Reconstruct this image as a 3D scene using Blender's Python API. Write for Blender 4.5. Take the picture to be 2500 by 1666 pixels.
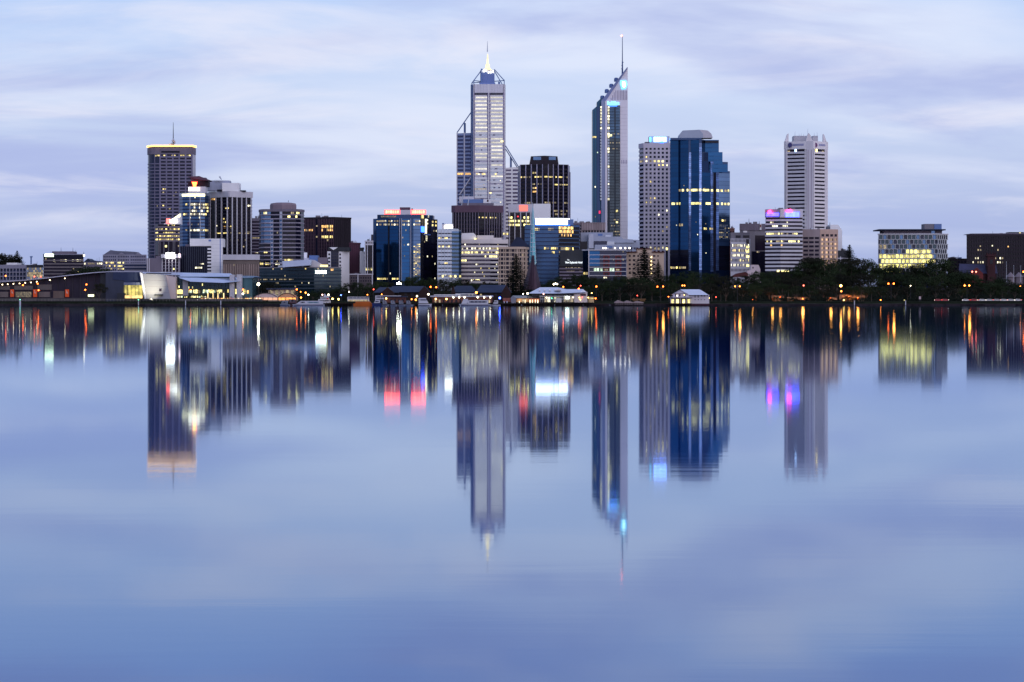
import bpy, bmesh, math, random
import numpy as np
R = math.radians
rnd = random.Random(7)
sc = bpy.context.scene
for o in list(bpy.data.objects):
    bpy.data.objects.remove(o)
COL = sc.collection

# ---------------------------------------------------------------- camera
F = 5000.0          # focal length in photograph pixels (2500 wide)
HY = 739.5          # row of the horizon in the photograph
CH = 2.0            # eye height above the river
cam_d = bpy.data.cameras.new('camera')
cam = bpy.data.objects.new('camera', cam_d)
COL.objects.link(cam)
cam.location = (0, 0, CH)
cam.rotation_euler = (R(90), 0, 0)
cam_d.sensor_width = 36
cam_d.lens = 36 * F / 2500
cam_d.shift_y = -(833 - HY) / 2500
cam_d.clip_start = 0.5
cam_d.clip_end = 30000
sc.camera = cam

# ---------------------------------------------------------------- sky
SUN_AZ, SUN_EL = R(148), R(12)
w = bpy.data.worlds.new('World')
sc.world = w
w.use_nodes = True
nt = w.node_tree
nt.nodes.clear()
def wn(t, **kw):
    n = nt.nodes.new(t)
    for k, v in kw.items():
        setattr(n, k, v)
    return n
def wl(a, b):
    nt.links.new(a, b)
out = wn('ShaderNodeOutputWorld')
bg = wn('ShaderNodeBackground')
wl(bg.outputs[0], out.inputs[0])
sky = wn('ShaderNodeTexSky', sky_type='NISHITA')
sky.sun_disc = False
sky.sun_elevation = R(3)
sky.sun_rotation = SUN_AZ
sky.altitude = 0
sky.air_density = 1.0
sky.dust_density = 1.0
sky.ozone_density = 4.0
tc = wn('ShaderNodeTexCoord')
sep = wn('ShaderNodeSeparateXYZ')
wl(tc.outputs['Generated'], sep.inputs[0])
def math_n(op, a, b=None, c=None):
    n = wn('ShaderNodeMath', operation=op)
    for i, v in enumerate((a, b, c)):
        if v is None:
            continue
        if isinstance(v, (int, float)):
            n.inputs[i].default_value = v
        else:
            wl(v, n.inputs[i])
    return n.outputs[0]
zpos = math_n('MAXIMUM', sep.outputs[2], 0.0)
ramp = wn('ShaderNodeValToRGB')
def set_ramp(rp, stops):
    el = rp.color_ramp.elements
    while len(el) > 1:
        el.remove(el[-1])
    el[0].position = stops[0][0]
    el[0].color = (*stops[0][1], 1)
    for p, c in stops[1:]:
        e = el.new(p)
        e.color = (*c, 1)
set_ramp(ramp, [(0.0, (0.36, 0.44, 0.76)), (0.03, (0.43, 0.51, 0.82)), (0.065, (0.57, 0.66, 0.92)),
                (0.10, (0.64, 0.75, 1.0)), (0.145, (0.54, 0.70, 1.03)), (0.19, (0.40, 0.58, 1.02)), (0.3, (0.32, 0.49, 0.93)), (1.0, (0.30, 0.44, 0.82))])
wl(zpos, ramp.inputs[0])
# thin cloud, laid out on a flat layer above the city so that it closes up towards the horizon
den = math_n('ADD', zpos, 0.11)
cx = math_n('DIVIDE', sep.outputs[0], den)
cy = math_n('DIVIDE', sep.outputs[1], den)
comb = wn('ShaderNodeCombineXYZ')
wl(cx, comb.inputs[0]); wl(cy, comb.inputs[1])
def cloud(scale, off, detail, rough, lo, hi, dist=0.4):
    mp = wn('ShaderNodeMapping')
    mp.inputs['Location'].default_value = off
    mp.inputs['Scale'].default_value = scale
    wl(comb.outputs[0], mp.inputs['Vector'])
    n = wn('ShaderNodeTexNoise')
    n.inputs['Scale'].default_value = 1.0
    n.inputs['Detail'].default_value = detail
    n.inputs['Roughness'].default_value = rough
    n.inputs['Distortion'].default_value = dist
    wl(mp.outputs[0], n.inputs['Vector'])
    r = wn('ShaderNodeMapRange', interpolation_type='SMOOTHSTEP')
    r.inputs['From Min'].default_value = lo
    r.inputs['From Max'].default_value = hi
    wl(n.outputs['Fac'], r.inputs['Value'])
    return r.outputs[0]
def mixc(fac, a, b, amount=1.0):
    f = math_n('MULTIPLY', fac, amount)
    m = wn('ShaderNodeMix', data_type='RGBA')
    wl(f, m.inputs[0])
    for v, i in ((a, 6), (b, 7)):
        if isinstance(v, tuple):
            m.inputs[i].default_value = (*v, 1)
        else:
            wl(v, m.inputs[i])
    return m.outputs[2]
nish = wn('ShaderNodeVectorMath', operation='SCALE')
wl(sky.outputs[0], nish.inputs[0])
nish.inputs['Scale'].default_value = 0.10
base = mixc(math_n('ADD', 0.08, 0.0), ramp.outputs[0], nish.outputs[0])
CO = (11.2, 6.4)     # which stretch of the cloud field hangs over the city
fade = wn('ShaderNodeMapRange', interpolation_type='SMOOTHSTEP')
fade.inputs['From Min'].default_value = 0.012
fade.inputs['From Max'].default_value = 0.075
fade.inputs['To Min'].default_value = 0.15
wl(zpos, fade.inputs['Value'])
def faded(m): return math_n('MULTIPLY', m, fade.outputs[0])
c1 = faded(cloud((0.80, 0.95, 1), (CO[0], CO[1], 0), 5, 0.49, 0.44, 0.68))
c2 = faded(cloud((0.75, 1.05, 1), (CO[0]+5.3, CO[1]+3.5, 2), 7, 0.54, 0.43, 0.68))
c3 = faded(cloud((1.3, 1.6, 1), (CO[0]-1.7, CO[1]+7.4, 4), 7, 0.56, 0.48, 0.74, 0.6))
colr = mixc(c1, base, (0.80, 0.85, 1.0), 0.72)
colr = mixc(c2, colr, (0.41, 0.48, 0.80), 0.80)
colr = mixc(c3, colr, (0.88, 0.87, 0.97), 0.62)
wl(colr, bg.inputs[0])
bg.inputs[1].default_value = 1.0

# ---------------------------------------------------------------- low soft light behind the viewer
sun_d = bpy.data.lights.new('sun', 'SUN')
sun_d.energy = 1.5
sun_d.angle = R(80)
sun_d.color = (1.0, 0.87, 0.89)
sun = bpy.data.objects.new('sun', sun_d)
COL.objects.link(sun)
sd = (math.sin(SUN_AZ) * math.cos(SUN_EL), math.cos(SUN_AZ) * math.cos(SUN_EL), math.sin(SUN_EL))
from mathutils import Vector, Matrix
sun.rotation_euler = Vector(sd).to_track_quat('Z', 'Y').to_euler()

sc.view_settings.view_transform = 'Standard'
sc.view_settings.look = 'None'
sc.view_settings.exposure = 0.0
sc.view_settings.gamma = 1.0
sc.view_settings.use_curve_mapping = False
sc.render.engine = 'CYCLES'
cy_ = sc.cycles
cy_.use_denoising = True
cy_.max_bounces = 5
cy_.diffuse_bounces = 2
cy_.glossy_bounces = 3
cy_.transmission_bounces = 2
cy_.transparent_max_bounces = 4
cy_.caustics_reflective = False
cy_.caustics_refractive = False
cy_.sample_clamp_indirect = 8.0

# ---------------------------------------------------------------- materials
MATS = {}
def mat(name, col, rough=0.7, metal=0.0, noise=0.22, nscale=0.12, spec=0.15, coat=0.0):
    if name in MATS:
        return MATS[name]
    m = bpy.data.materials.new(name)
    m.use_nodes = True
    t = m.node_tree
    b = t.nodes['Principled BSDF']
    b.inputs['Roughness'].default_value = rough
    b.inputs['Metallic'].default_value = metal
    b.inputs['Specular IOR Level'].default_value = spec
    b.inputs['Coat Weight'].default_value = coat
    g = t.nodes.new('ShaderNodeNewGeometry')
    mp = t.nodes.new('ShaderNodeMapping')
    mp.inputs['Scale'].default_value = (nscale, nscale, nscale * 0.35)
    t.links.new(g.outputs['Position'], mp.inputs[0])
    n = t.nodes.new('ShaderNodeTexNoise')
    n.inputs['Scale'].default_value = 1.0
    n.inputs['Detail'].default_value = 5
    n.inputs['Roughness'].default_value = 0.6
    t.links.new(mp.outputs[0], n.inputs['Vector'])
    oi = t.nodes.new('ShaderNodeObjectInfo')
    ad = t.nodes.new('ShaderNodeMath'); ad.operation = 'MULTIPLY_ADD'
    t.links.new(oi.outputs['Random'], ad.inputs[0])
    ad.inputs[1].default_value = 0.3
    ad.inputs[2].default_value = -0.15
    ad2 = t.nodes.new('ShaderNodeMath'); ad2.operation = 'ADD'
    t.links.new(n.outputs['Fac'], ad2.inputs[0]); t.links.new(ad.outputs[0], ad2.inputs[1])
    r = t.nodes.new('ShaderNodeMapRange')
    r.inputs['From Min'].default_value = 0.25
    r.inputs['From Max'].default_value = 0.75
    r.inputs['To Min'].default_value = 1 - noise
    r.inputs['To Max'].default_value = 1 + noise
    t.links.new(ad2.outputs[0], r.inputs['Value'])
    sc_ = t.nodes.new('ShaderNodeVectorMath'); sc_.operation = 'SCALE'
    sc_.inputs[0].default_value = col
    t.links.new(r.outputs[0], sc_.inputs['Scale'])
    t.links.new(sc_.outputs[0], b.inputs['Base Color'])
    MATS[name] = m
    return m
def glass(name, col, rough=0.12, metal=0.0, noise=0.35, nscale=0.25, spec=0.6):
    return mat(name, col, rough, metal, noise, nscale, spec)
def emis(name, col, strength, vary=0.0, vscale=0.7, sample=True):
    if name in MATS:
        return MATS[name]
    m = bpy.data.materials.new(name)
    m.use_nodes = True
    t = m.node_tree
    b = t.nodes['Principled BSDF']
    b.inputs['Base Color'].default_value = (0.05, 0.05, 0.05, 1)
    b.inputs['Roughness'].default_value = 0.4
    b.inputs['Emission Color'].default_value = (*col, 1)
    b.inputs['Emission Strength'].default_value = strength
    if vary:
        g = t.nodes.new('ShaderNodeNewGeometry')
        n = t.nodes.new('ShaderNodeTexNoise')
        n.inputs['Scale'].default_value = vscale
        n.inputs['Detail'].default_value = 3
        t.links.new(g.outputs['Position'], n.inputs['Vector'])
        oi = t.nodes.new('ShaderNodeObjectInfo')
        ad = t.nodes.new('ShaderNodeMath'); ad.operation = 'MULTIPLY_ADD'
        t.links.new(oi.outputs['Random'], ad.inputs[0])
        ad.inputs[1].default_value = 0.4
        ad.inputs[2].default_value = -0.2
        ad2 = t.nodes.new('ShaderNodeMath'); ad2.operation = 'ADD'
        t.links.new(n.outputs['Fac'], ad2.inputs[0]); t.links.new(ad.outputs[0], ad2.inputs[1])
        r = t.nodes.new('ShaderNodeMapRange')
        r.inputs['From Min'].default_value = 0.28
        r.inputs['From Max'].default_value = 0.72
        r.inputs['To Min'].default_value = strength * (1 - vary)
        r.inputs['To Max'].default_value = strength * (1 + vary)
        t.links.new(ad2.outputs[0], r.inputs['Value'])
        t.links.new(r.outputs[0], b.inputs['Emission Strength'])
    m.cycles.emission_sampling = 'FRONT' if sample else 'NONE'
    MATS[name] = m
    return m

white = mat('white_paint', (0.80, 0.78, 0.81), noise=0.08)
cream = mat('cream_concrete', (0.68, 0.61, 0.60), noise=0.12)
dusk = mat('dusk_grey_concrete', (0.25, 0.24, 0.31), noise=0.12)
lav = mat('pale_grey_concrete', (0.55, 0.53, 0.59), noise=0.12)
midgrey = mat('grey_concrete', (0.20, 0.185, 0.215), noise=0.15)
mauve = mat('mauve_granite', (0.17, 0.145, 0.19), noise=0.15)
purple = mat('plum_granite', (0.11, 0.065, 0.095), noise=0.18)
brown = mat('brown_cladding', (0.026, 0.020, 0.028), noise=0.2)
pink = mat('pink_stone', (0.52, 0.36, 0.30), noise=0.14)
tan = mat('tan_render', (0.46, 0.35, 0.28), noise=0.14)
brick = mat('red_brick', (0.22, 0.075, 0.05), noise=0.3, nscale=0.6)
maroon = mat('maroon_cladding', (0.07, 0.028, 0.045), noise=0.15)
darkmetal = mat('dark_metal', (0.035, 0.037, 0.045), 0.5, 0.3)
bluemetal = mat('blue_steel', (0.10, 0.16, 0.34), 0.45, 0.3, noise=0.1)
palemetal = mat('pale_steel', (0.55, 0.58, 0.66), 0.45, 0.2, noise=0.1)
roofblue = mat('blue_grey_roof', (0.022, 0.030, 0.062), 0.6)
rooflight = mat('pale_blue_roof', (0.46, 0.52, 0.68), 0.5, 0.1, noise=0.1)
concrete = mat('dark_concrete', (0.06, 0.055, 0.06), noise=0.25, nscale=0.3)
timber = mat('dark_timber', (0.022, 0.015, 0.014), noise=0.3, nscale=0.5)
gdark = glass('dark_glass', (0.007, 0.007, 0.018), spec=0.15)
gpurple = glass('plum_glass', (0.018, 0.012, 0.026), spec=0.15)
gnavy = glass('navy_glass', (0.012, 0.018, 0.055), spec=0.25)
gblue = glass('blue_mirror_glass', (0.009, 0.050, 0.135), 0.10, 0.85, noise=0.18, nscale=0.06)
gblued = glass('deep_blue_glass', (0.007, 0.024, 0.075), 0.10, 0.7, noise=0.2, nscale=0.06)
gslate = glass('slate_blue_glass', (0.05, 0.10, 0.20), 0.12, 0.7, noise=0.2, nscale=0.08)
gteal = glass('teal_glass', (0.010, 0.030, 0.045), 0.12, 0.5, noise=0.3)
gpale = glass('pale_glass', (0.27, 0.31, 0.38), 0.15, 0.5, noise=0.2)
gstrip = glass('bright_glass_strip', (0.14, 0.22, 0.44), 0.18, 0.7, noise=0.55, nscale=0.5)
lit_y = emis('lit_window_yellow', (1.0, 0.78, 0.26), 1.25, 0.85, 0.9, False)
lit_w = emis('lit_window_white', (1.0, 0.92, 0.62), 1.5, 0.8, 0.9, False)
lit_o = emis('lit_window_orange', (1.0, 0.55, 0.16), 1.4, 0.8, 0.9, False)
lit_d = emis('lit_window_dim', (1.0, 0.78, 0.42), 0.32, 0.8, 0.9, False)
lit_b = emis('lit_window_bright', (1.0, 0.86, 0.32), 1.9, 0.6, 0.8, False)
lit_g = emis('lit_window_green', (0.75, 1.0, 0.72), 1.2, 0.7, 0.9, False)

# ---------------------------------------------------------------- mesh helpers
def mesh_from(name, v, f, m, smooth=False):
    me = bpy.data.meshes.new(name)
    me.from_pydata([tuple(p) for p in v], [], f)
    bm = bmesh.new(); bm.from_mesh(me)
    bmesh.ops.recalc_face_normals(bm, faces=bm.faces)
    bm.to_mesh(me); bm.free()
    if m:
        me.materials.append(m)
    if smooth:
        for p in me.polygons:
            p.use_smooth = True
    return me
UNIT = {}
def unit_box(m):
    """unit box: x 0..1, y -1..0 (outwards), z 0..1"""
    if m.name not in UNIT:
        v = [(x, y, z) for z in (0, 1) for y in (-1, 0) for x in (0, 1)]
        f = [(0, 2, 3, 1), (4, 5, 7, 6), (0, 1, 5, 4), (2, 6, 7, 3), (0, 4, 6, 2), (1, 3, 7, 5)]
        me = bpy.data.meshes.new('piece_' + m.name)
        me.from_pydata(v, [], f); me.materials.append(m)
        UNIT[m.name] = me
    return UNIT[m.name]
def link(name, me, parent=None, loc=(0, 0, 0), rz=0.0, scale=None):
    o = bpy.data.objects.new(name, me)
    COL.objects.link(o)
    if parent is not None:
        o.parent = parent
    o.location = loc
    if rz:
        o.rotation_euler = (0, 0, rz)
    if scale:
        o.scale = scale
    return o
def tag(o, label, cat, group=None):
    o['label'] = label; o['category'] = cat
    if group:
        o['group'] = group
    return o
def struct(name, me):
    o = link(name, me); o['kind'] = 'structure'
    return o
GR = [(0, 0.9), (1301.6, 0.9), (1303.5, 2.4), (1312, 2.9), (1400, 3.2), (1480, 9.0), (1600, 13.0), (1800, 16.0), (2300, 18.0), (30000, 18.0)]
def ground(D):
    for (a, za), (b, zb) in zip(GR, GR[1:]):
        if D <= b:
            return za + (zb - za) * (D - a) / (b - a)
    return GR[-1][1]
def PX(px, D): return (px - 1250.0) * D / F
def PZ(py, D): return CH + (HY - py) * D / F
def tube(a, b, r0, r1=None, n=6):
    r1 = r0 if r1 is None else r1
    a, b = Vector(a), Vector(b)
    d = (b - a).normalized()
    u = d.orthogonal().normalized(); w_ = d.cross(u)
    v = []
    for p, r in ((a, r0), (b, r1)):
        for i in range(n):
            t = 2 * math.pi * i / n
            v.append(p + (u * math.cos(t) + w_ * math.sin(t)) * r)
    f = [(i, (i + 1) % n, n + (i + 1) % n, n + i) for i in range(n)]
    f += [tuple(range(n))[::-1], tuple(range(n, 2 * n))]
    return v, f
def join(parts):
    V, Fc = [], []
    for v, f in parts:
        o = len(V)
        V += [tuple(p) for p in v]
        Fc += [tuple(i + o for i in q) for q in f]
    return V, Fc
def lathe(prof, n=12, c=(0, 0)):
    v = []
    for r, z in prof:
        for i in range(n):
            t = 2 * math.pi * i / n
            v.append((c[0] + r * math.cos(t), c[1] + r * math.sin(t), z))
    f = []
    for k in range(len(prof) - 1):
        for i in range(n):
            j = (i + 1) % n
            f.append((k * n + i, k * n + j, (k + 1) * n + j, (k + 1) * n + i))
    f.append(tuple(range(n))[::-1])
    f.append(tuple(range((len(prof) - 1) * n, len(prof) * n)))
    return v, f

THINGS = []
class Thing:
    """a thing standing at distance D; pieces are sized in photograph pixels taken to metres at that distance"""
    def __init__(s, name, label, cat, D, px, group=None, base=None):
        s.D = D; s.px = px
        s.g = ground(D) if base is None else base
        s.x0 = PX(px, D)
        s.root = bpy.data.objects.new(name, None)
        s.root.empty_display_size = 1
        COL.objects.link(s.root)
        s.root.location = (s.x0, D, s.g)
        tag(s.root, label, cat, group)
        s.pts = None; s.shell = None
        THINGS.append(s)
    def X(s, px, d=0): return PX(px, s.D + d) - s.x0
    def Z(s, py, d=0): return PZ(py, s.D + d) - s.g
    def add(s, name, v, f, m, parent=None, smooth=False):
        return link(name, mesh_from(name, v, f, m, smooth), parent or s.root)
    def mesh(s, name, pts, faces, m, parent=None):
        return s.add(name, [(s.X(p[0], p[2]), p[2], s.Z(p[1], p[2])) for p in pts], faces, m, parent)
    def poly(s, name, pts, d0, d1, m, parent=None):
        n = len(pts)
        v = [(s.X(p[0], d0), d, s.Z(p[1], d0)) for d in (d0, d1) for p in pts]
        f = [tuple(range(n)), tuple(range(2 * n - 1, n - 1, -1))]
        f += [(i, n + i, n + (i + 1) % n, (i + 1) % n) for i in range(n)]
        return s.add(name, v, f, m, parent)
    def box(s, name, x0, x1, y0, y1, d0, d1, m, parent=None):
        """y0 top row, y1 bottom row (None: ground)"""
        zb = -0.3 if y1 is None else s.Z(y1, d0)
        zt = s.Z(y0, d0)
        return link(name, unit_box(m), parent or s.root, (s.X(x0, d0), d1, zb), 0, (s.X(x1, d0) - s.X(x0, d0), d1 - d0, zt - zb))
    def tube(s, name, a, b, r, m, r1=None, parent=None, n=6):
        A = (s.X(a[0], a[2]), a[2], s.Z(a[1], a[2])); B_ = (s.X(b[0], b[2]), b[2], s.Z(b[1], b[2]))
        v, f = tube(A, B_, r, r1, n)
        return s.add(name, v, f, m, parent)
    # ---- towers
    def body(s, pts, ytop, m, back=28, ybot=None, name='wall'):
        """pts: visible corners left to right as (column, metres behind the front)"""
        s.pts = [(s.X(p, d), d) for p, d in pts]
        s.pp = [p for p, d in pts]
        bk = max(d for p, d in pts) + back
        ring = s.pts + [(s.X(pts[-1][0], bk), bk), (s.X(pts[0][0], bk), bk)]
        n = len(ring)
        zt = s.Z(ytop); zb = -1.0 if ybot is None else s.Z(ybot)
        v = [(x, y, z) for z in (zb, zt) for x, y in ring]
        f = [tuple(range(n))[::-1], tuple(range(n, 2 * n))]
        f += [(i, (i + 1) % n, n + (i + 1) % n, n + i) for i in range(n)]
        s.back = bk; s.ytop = ytop
        s.shell = s.add(name, v, f, m)
        return s.shell
    def face(s, i):
        (xa, ya), (xb, yb) = s.pts[i], s.pts[i + 1]
        L = math.hypot(xb - xa, yb - ya)
        return xa, ya, xb, yb, L, math.atan2(yb - ya, xb - xa)
    def on(s, name, i, c0, c1, y0, y1, m, proud=0.3, off=0.0, ext=0.0, parent=None):
        """a slab on face i between columns c0..c1 (None: the whole face) and rows y0 (top)..y1"""
        xa, ya, xb, yb, L, a = s.face(i)
        pa, pb = s.pp[i], s.pp[i + 1]
        t0 = 0.0 if c0 is None else (c0 - pa) / (pb - pa)
        t1 = 1.0 if c1 is None else (c1 - pa) / (pb - pa)
        l0, l1 = t0 * L - ext, t1 * L + ext
        nx, ny = math.sin(a), -math.cos(a)
        x = xa + math.cos(a) * l0 + nx * off
        y = ya + math.sin(a) * l0 + ny * off
        zb = -0.5 if y1 is None else s.Z(y1)
        if parent is None and name in ('window_pane', 'lit_window', 'window_strip', 'glass_panel', 'strip_window', 'window_dark'):
            parent = s.shell
        return link(name, unit_box(m), parent or s.root, (x, y, zb), a, (l1 - l0, proud, s.Z(y0) - zb))
    def ring(s, name, y0, y1, m, proud=0.4, faces=None):
        for i in faces if faces is not None else range(len(s.pts) - 1):
            s.on(name, i, None, None, y0, y1, m, proud, 0, proud * 0.35)
    def bands(s, i, ya, yb, n, frac, m, proud=0.35, c0=None, c1=None, name='spandrel'):
        p = (yb - ya) / n
        for k in range(n):
            s.on(name, i, c0, c1, ya + p * k + p * (1 - frac), ya + p * (k + 1), m, proud + 0.004 * (i % 3), 0, 0.1)
    def piers(s, i, ya, yb, cols, wpx, m, proud=0.5, name='pier'):
        for c in cols:
            s.on(name, i, c - wpx / 2, c + wpx / 2, ya, yb, m, proud)
    def panes(s, i, ya, yb, n, cols, m, frac=1.0, name='window_pane', off=0.0, proud=0.06):
        p = (yb - ya) / n
        for k in range(n):
            for c0, c1 in cols:
                s.on(name, i, c0, c1, ya + p * k + p * (1 - frac) / 2, ya + p * (k + 1) - p * (1 - frac) / 2, m, proud, off)
    def lit(s, i, y0, y1, c0, c1, m=None, step=5.0, p=0.75, off=0.05, fill=0.8, alt=None):
        n = max(1, round((c1 - c0) / step)); st = (c1 - c0) / n
        for k in range(n):
            if rnd.random() < p:
                mm = m or lit_y
                if rnd.random() < 0.3:
                    mm = alt or (lit_d if mm in (lit_y, lit_w, lit_b, lit_o) else mm)
                s.on('lit_window', i, c0 + st * (k + (1 - fill) / 2), c0 + st * (k + 1 - (1 - fill) / 2), y0, y1, mm, 0.05, off)
    def scatter(s, i, ya, yb, n, c0, c1, ncol, count, ms, hf=0.5):
        p = (yb - ya) / n; st = (c1 - c0) / ncol
        for _ in range(count):
            k, j = rnd.randrange(n), rnd.randrange(ncol)
            s.on('lit_window', i, c0 + st * (j + .15), c0 + st * (j + rnd.choice((.6, .85))), ya + p * (k + .06), ya + p * (k + hf * .95), rnd.choice(ms), 0.05, 0.05)
    def antenna(s, px, y0, y1, r=0.25, d=6, m=None):
        return s.tube('antenna', (px, y1, d), (px, y0, d), r, m or darkmetal, r * 0.4)
def cols(c0, c1, n, fill):
    st = (c1 - c0) / n
    return [(c0 + st * (k + (1 - fill) / 2), c0 + st * (k + 1 - (1 - fill) / 2)) for k in range(n)]
def lin(a, b, n):
    return [a + (b - a) * k / (n - 1) for k in range(n)]
# ================================================================ the setting
def water_mat():
    m = bpy.data.materials.new('river_water'); m.use_nodes = True
    t = m.node_tree; t.nodes.clear()
    o = t.nodes.new('ShaderNodeOutputMaterial')
    lobes = []
    for rg in (0.036, 0.058):      # mostly calm, with a share of small ripples that draw the lamps out
        gl = t.nodes.new('ShaderNodeBsdfGlossy'); gl.distribution = 'BECKMANN'
        gl.inputs['Roughness'].default_value = rg
        gl.inputs['Color'].default_value = (0.76, 0.885, 1.0, 1)
        lobes.append(gl)
    gm = t.nodes.new('ShaderNodeMixShader'); gm.inputs[0].default_value = 0.5
    t.links.new(lobes[0].outputs[0], gm.inputs[1]); t.links.new(lobes[1].outputs[0], gm.inputs[2])
    df = t.nodes.new('ShaderNodeBsdfDiffuse'); df.inputs['Color'].default_value = (0.004, 0.030, 0.17, 1)
    fr = t.nodes.new('ShaderNodeFresnel'); fr.inputs['IOR'].default_value = 2.15
    mx = t.nodes.new('ShaderNodeMixShader')
    t.links.new(fr.outputs[0], mx.inputs[0]); t.links.new(df.outputs[0], mx.inputs[1]); t.links.new(gm.outputs[0], mx.inputs[2])
    t.links.new(mx.outputs[0], o.inputs[0])
    g = t.nodes.new('ShaderNodeNewGeometry')
    # the breeze only ruffles the near bank; wind lanes break up the middle
    sp_ = t.nodes.new('ShaderNodeSeparateXYZ'); t.links.new(g.outputs['Position'], sp_.inputs[0])
    fade = t.nodes.new('ShaderNodeMapRange'); fade.inputs['From Min'].default_value = 12; fade.inputs['From Max'].default_value = 70
    fade.inputs['To Min'].default_value = 1.0; fade.inputs['To Max'].default_value = 0.10; t.links.new(sp_.outputs[1], fade.inputs['Value'])
    lm = t.nodes.new('ShaderNodeMapping'); lm.inputs['Scale'].default_value = (0.012, 0.06, 1); t.links.new(g.outputs['Position'], lm.inputs[0])
    ln = t.nodes.new('ShaderNodeTexNoise'); ln.inputs['Scale'].default_value = 1; ln.inputs['Detail'].default_value = 3; t.links.new(lm.outputs[0], ln.inputs['Vector'])
    lr = t.nodes.new('ShaderNodeMapRange'); lr.inputs['From Min'].default_value = 0.38; lr.inputs['From Max'].default_value = 0.66
    lr.inputs['To Min'].default_value = 0.35; lr.inputs['To Max'].default_value = 1.35; t.links.new(ln.outputs['Fac'], lr.inputs['Value'])
    calm = t.nodes.new('ShaderNodeMath'); calm.operation = 'MULTIPLY'; t.links.new(fade.outputs[0], calm.inputs[0]); t.links.new(lr.outputs[0], calm.inputs[1])
    prev = None
    for sx, sy, dist, det in ((0.05, 0.34, 0.0026, 2), (0.5, 2.8, 0.0006, 3)):
        mp = t.nodes.new('ShaderNodeMapping'); mp.inputs['Scale'].default_value = (sx, sy, 1)
        t.links.new(g.outputs['Position'], mp.inputs[0])
        n = t.nodes.new('ShaderNodeTexNoise'); n.inputs['Scale'].default_value = 1; n.inputs['Detail'].default_value = det
        t.links.new(mp.outputs[0], n.inputs['Vector'])
        bp = t.nodes.new('ShaderNodeBump'); bp.inputs['Strength'].default_value = 1.0
        bp.inputs['Distance'].default_value = dist
        t.links.new(n.outputs['Fac'], bp.inputs['Height'])
        t.links.new(calm.outputs[0], bp.inputs['Strength'])
        if prev:
            t.links.new(prev.outputs[0], bp.inputs['Normal'])
        prev = bp
    for q in lobes + [fr, df]:
        t.links.new(prev.outputs[0], q.inputs['Normal'])
    return m
def grid_sheet(xs, ys, zf):
    v = [(x, y, zf(x, y)) for y in ys for x in xs]
    n = len(xs)
    f = [(j * n + i, j * n + i + 1, (j + 1) * n + i + 1, (j + 1) * n + i) for j in range(len(ys) - 1) for i in range(n - 1)]
    return v, f
v, f = grid_sheet([-9000, -600, 600, 9000], [-6000, -50, 300, 800, 1301.5], lambda x, y: 0.0)
struct('river_water', mesh_from('river_water', v, f, water_mat()))
grass = mat('dark_grass', (0.012, 0.015, 0.010), 1.0, noise=0.5, nscale=0.15, spec=0.0)
v, f = grid_sheet([-15000, -3000] + lin(-700, 700, 15) + [3000, 15000], [1301.4, 1301.7, 1303.5, 1312, 1340, 1400, 1440, 1480, 1600, 1800, 2300, 6000, 16000], lambda x, y: ground(y))
struct('ground', mesh_from('ground', v, f, grass))
stone = mat('river_wall_stone', (0.028, 0.023, 0.028), 1.0, noise=0.5, nscale=0.5, spec=0.0)
# river wall in lengths along the bank, each with its coping
wall_root = bpy.data.objects.new('river_wall', None); COL.objects.link(wall_root); wall_root['kind'] = 'structure'
cop = mat('pale_coping', (0.055, 0.05, 0.052), 1.0, noise=0.4, nscale=0.4, spec=0.0)
x = -420.0
while x < 420:
    L = rnd.uniform(16, 22)
    link('wall_panel', unit_box(stone), wall_root, (x, 1302.0 + rnd.uniform(0, .1), -1.5), 0, (L - .12, 1.0 + rnd.uniform(-.05, .05), 2.65 + rnd.uniform(-.06, .06)))
    link('coping', unit_box(cop), wall_root, (x, 1302.3, 1.2), 0, (L - .06, 1.5, 0.22))
    x += L
path = mat('path_concrete', (0.05, 0.042, 0.042), 1.0, noise=0.3, nscale=0.4, spec=0.0)
v, f = grid_sheet(lin(-700, 700, 8), [1312.5, 1318], lambda x, y: ground(y) + 0.05)
struct('footpath', mesh_from('footpath', v, f, path))
road_m = mat('asphalt', (0.045, 0.045, 0.05), noise=0.3)
v, f = grid_sheet(lin(-700, 700, 8), [1368, 1382], lambda x, y: ground(y) + 0.08)
struct('road', mesh_from('road', v, f, road_m))

# ================================================================ left group of towers
# low grid-fronted block at the left edge
t = Thing('office_block', 'low office block with a pale square grid front beside the convention hall roof', 'building', 1560, 30)
t.body([(-70, 0), (65, 0)], 650, gdark, 30)
t.ring('parapet', 647, 656, dusk)
t.bands(0, 656, 696, 4, 0.22, dusk, 0.4)
t.piers(0, 656, 697, [-60, -45, -30, -15, 0] + lin(8, 64, 8), 2, dusk, 0.55)
t.panes(0, 656.5, 696, 4, cols(8, 64, 7, .7), gnavy, .6)
t.box('plant_room', 16, 42, 642, 650, 6, 20, white)
t.box('plant_room', 36, 40, 645, 650, 4, 5, white)
t = Thing('glass_block', 'pale lit glass block between the grid block and the brown office', 'building', 1545, 85)
t.body([(65.5, 0), (105, 0)], 648, midgrey, 26)
t.ring('parapet', 647, 653, darkmetal, .5)
for k, (a, b_) in enumerate(cols(66, 104.5, 10, .86)):
    for j in range(6):
        yy = 654 + j * 5.6
        t.on('glass_panel', 0, a, b_, yy, yy + 5, lit_d if (k * 7 + j * 3) % 5 < (2 if j < 2 or j > 3 else 5) else gpale, .1)
t = Thing('brown_office', 'brown striped office with glowing green-white roof sign at far left', 'building', 1530, 155)
t.body([(106, 0), (204, 0)], 622, gpurple, 26)
t.ring('parapet', 620.5, 622.5, dusk, .6)
t.on('roof_band', 0, None, None, 622.5, 630, gdark, .3)
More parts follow.
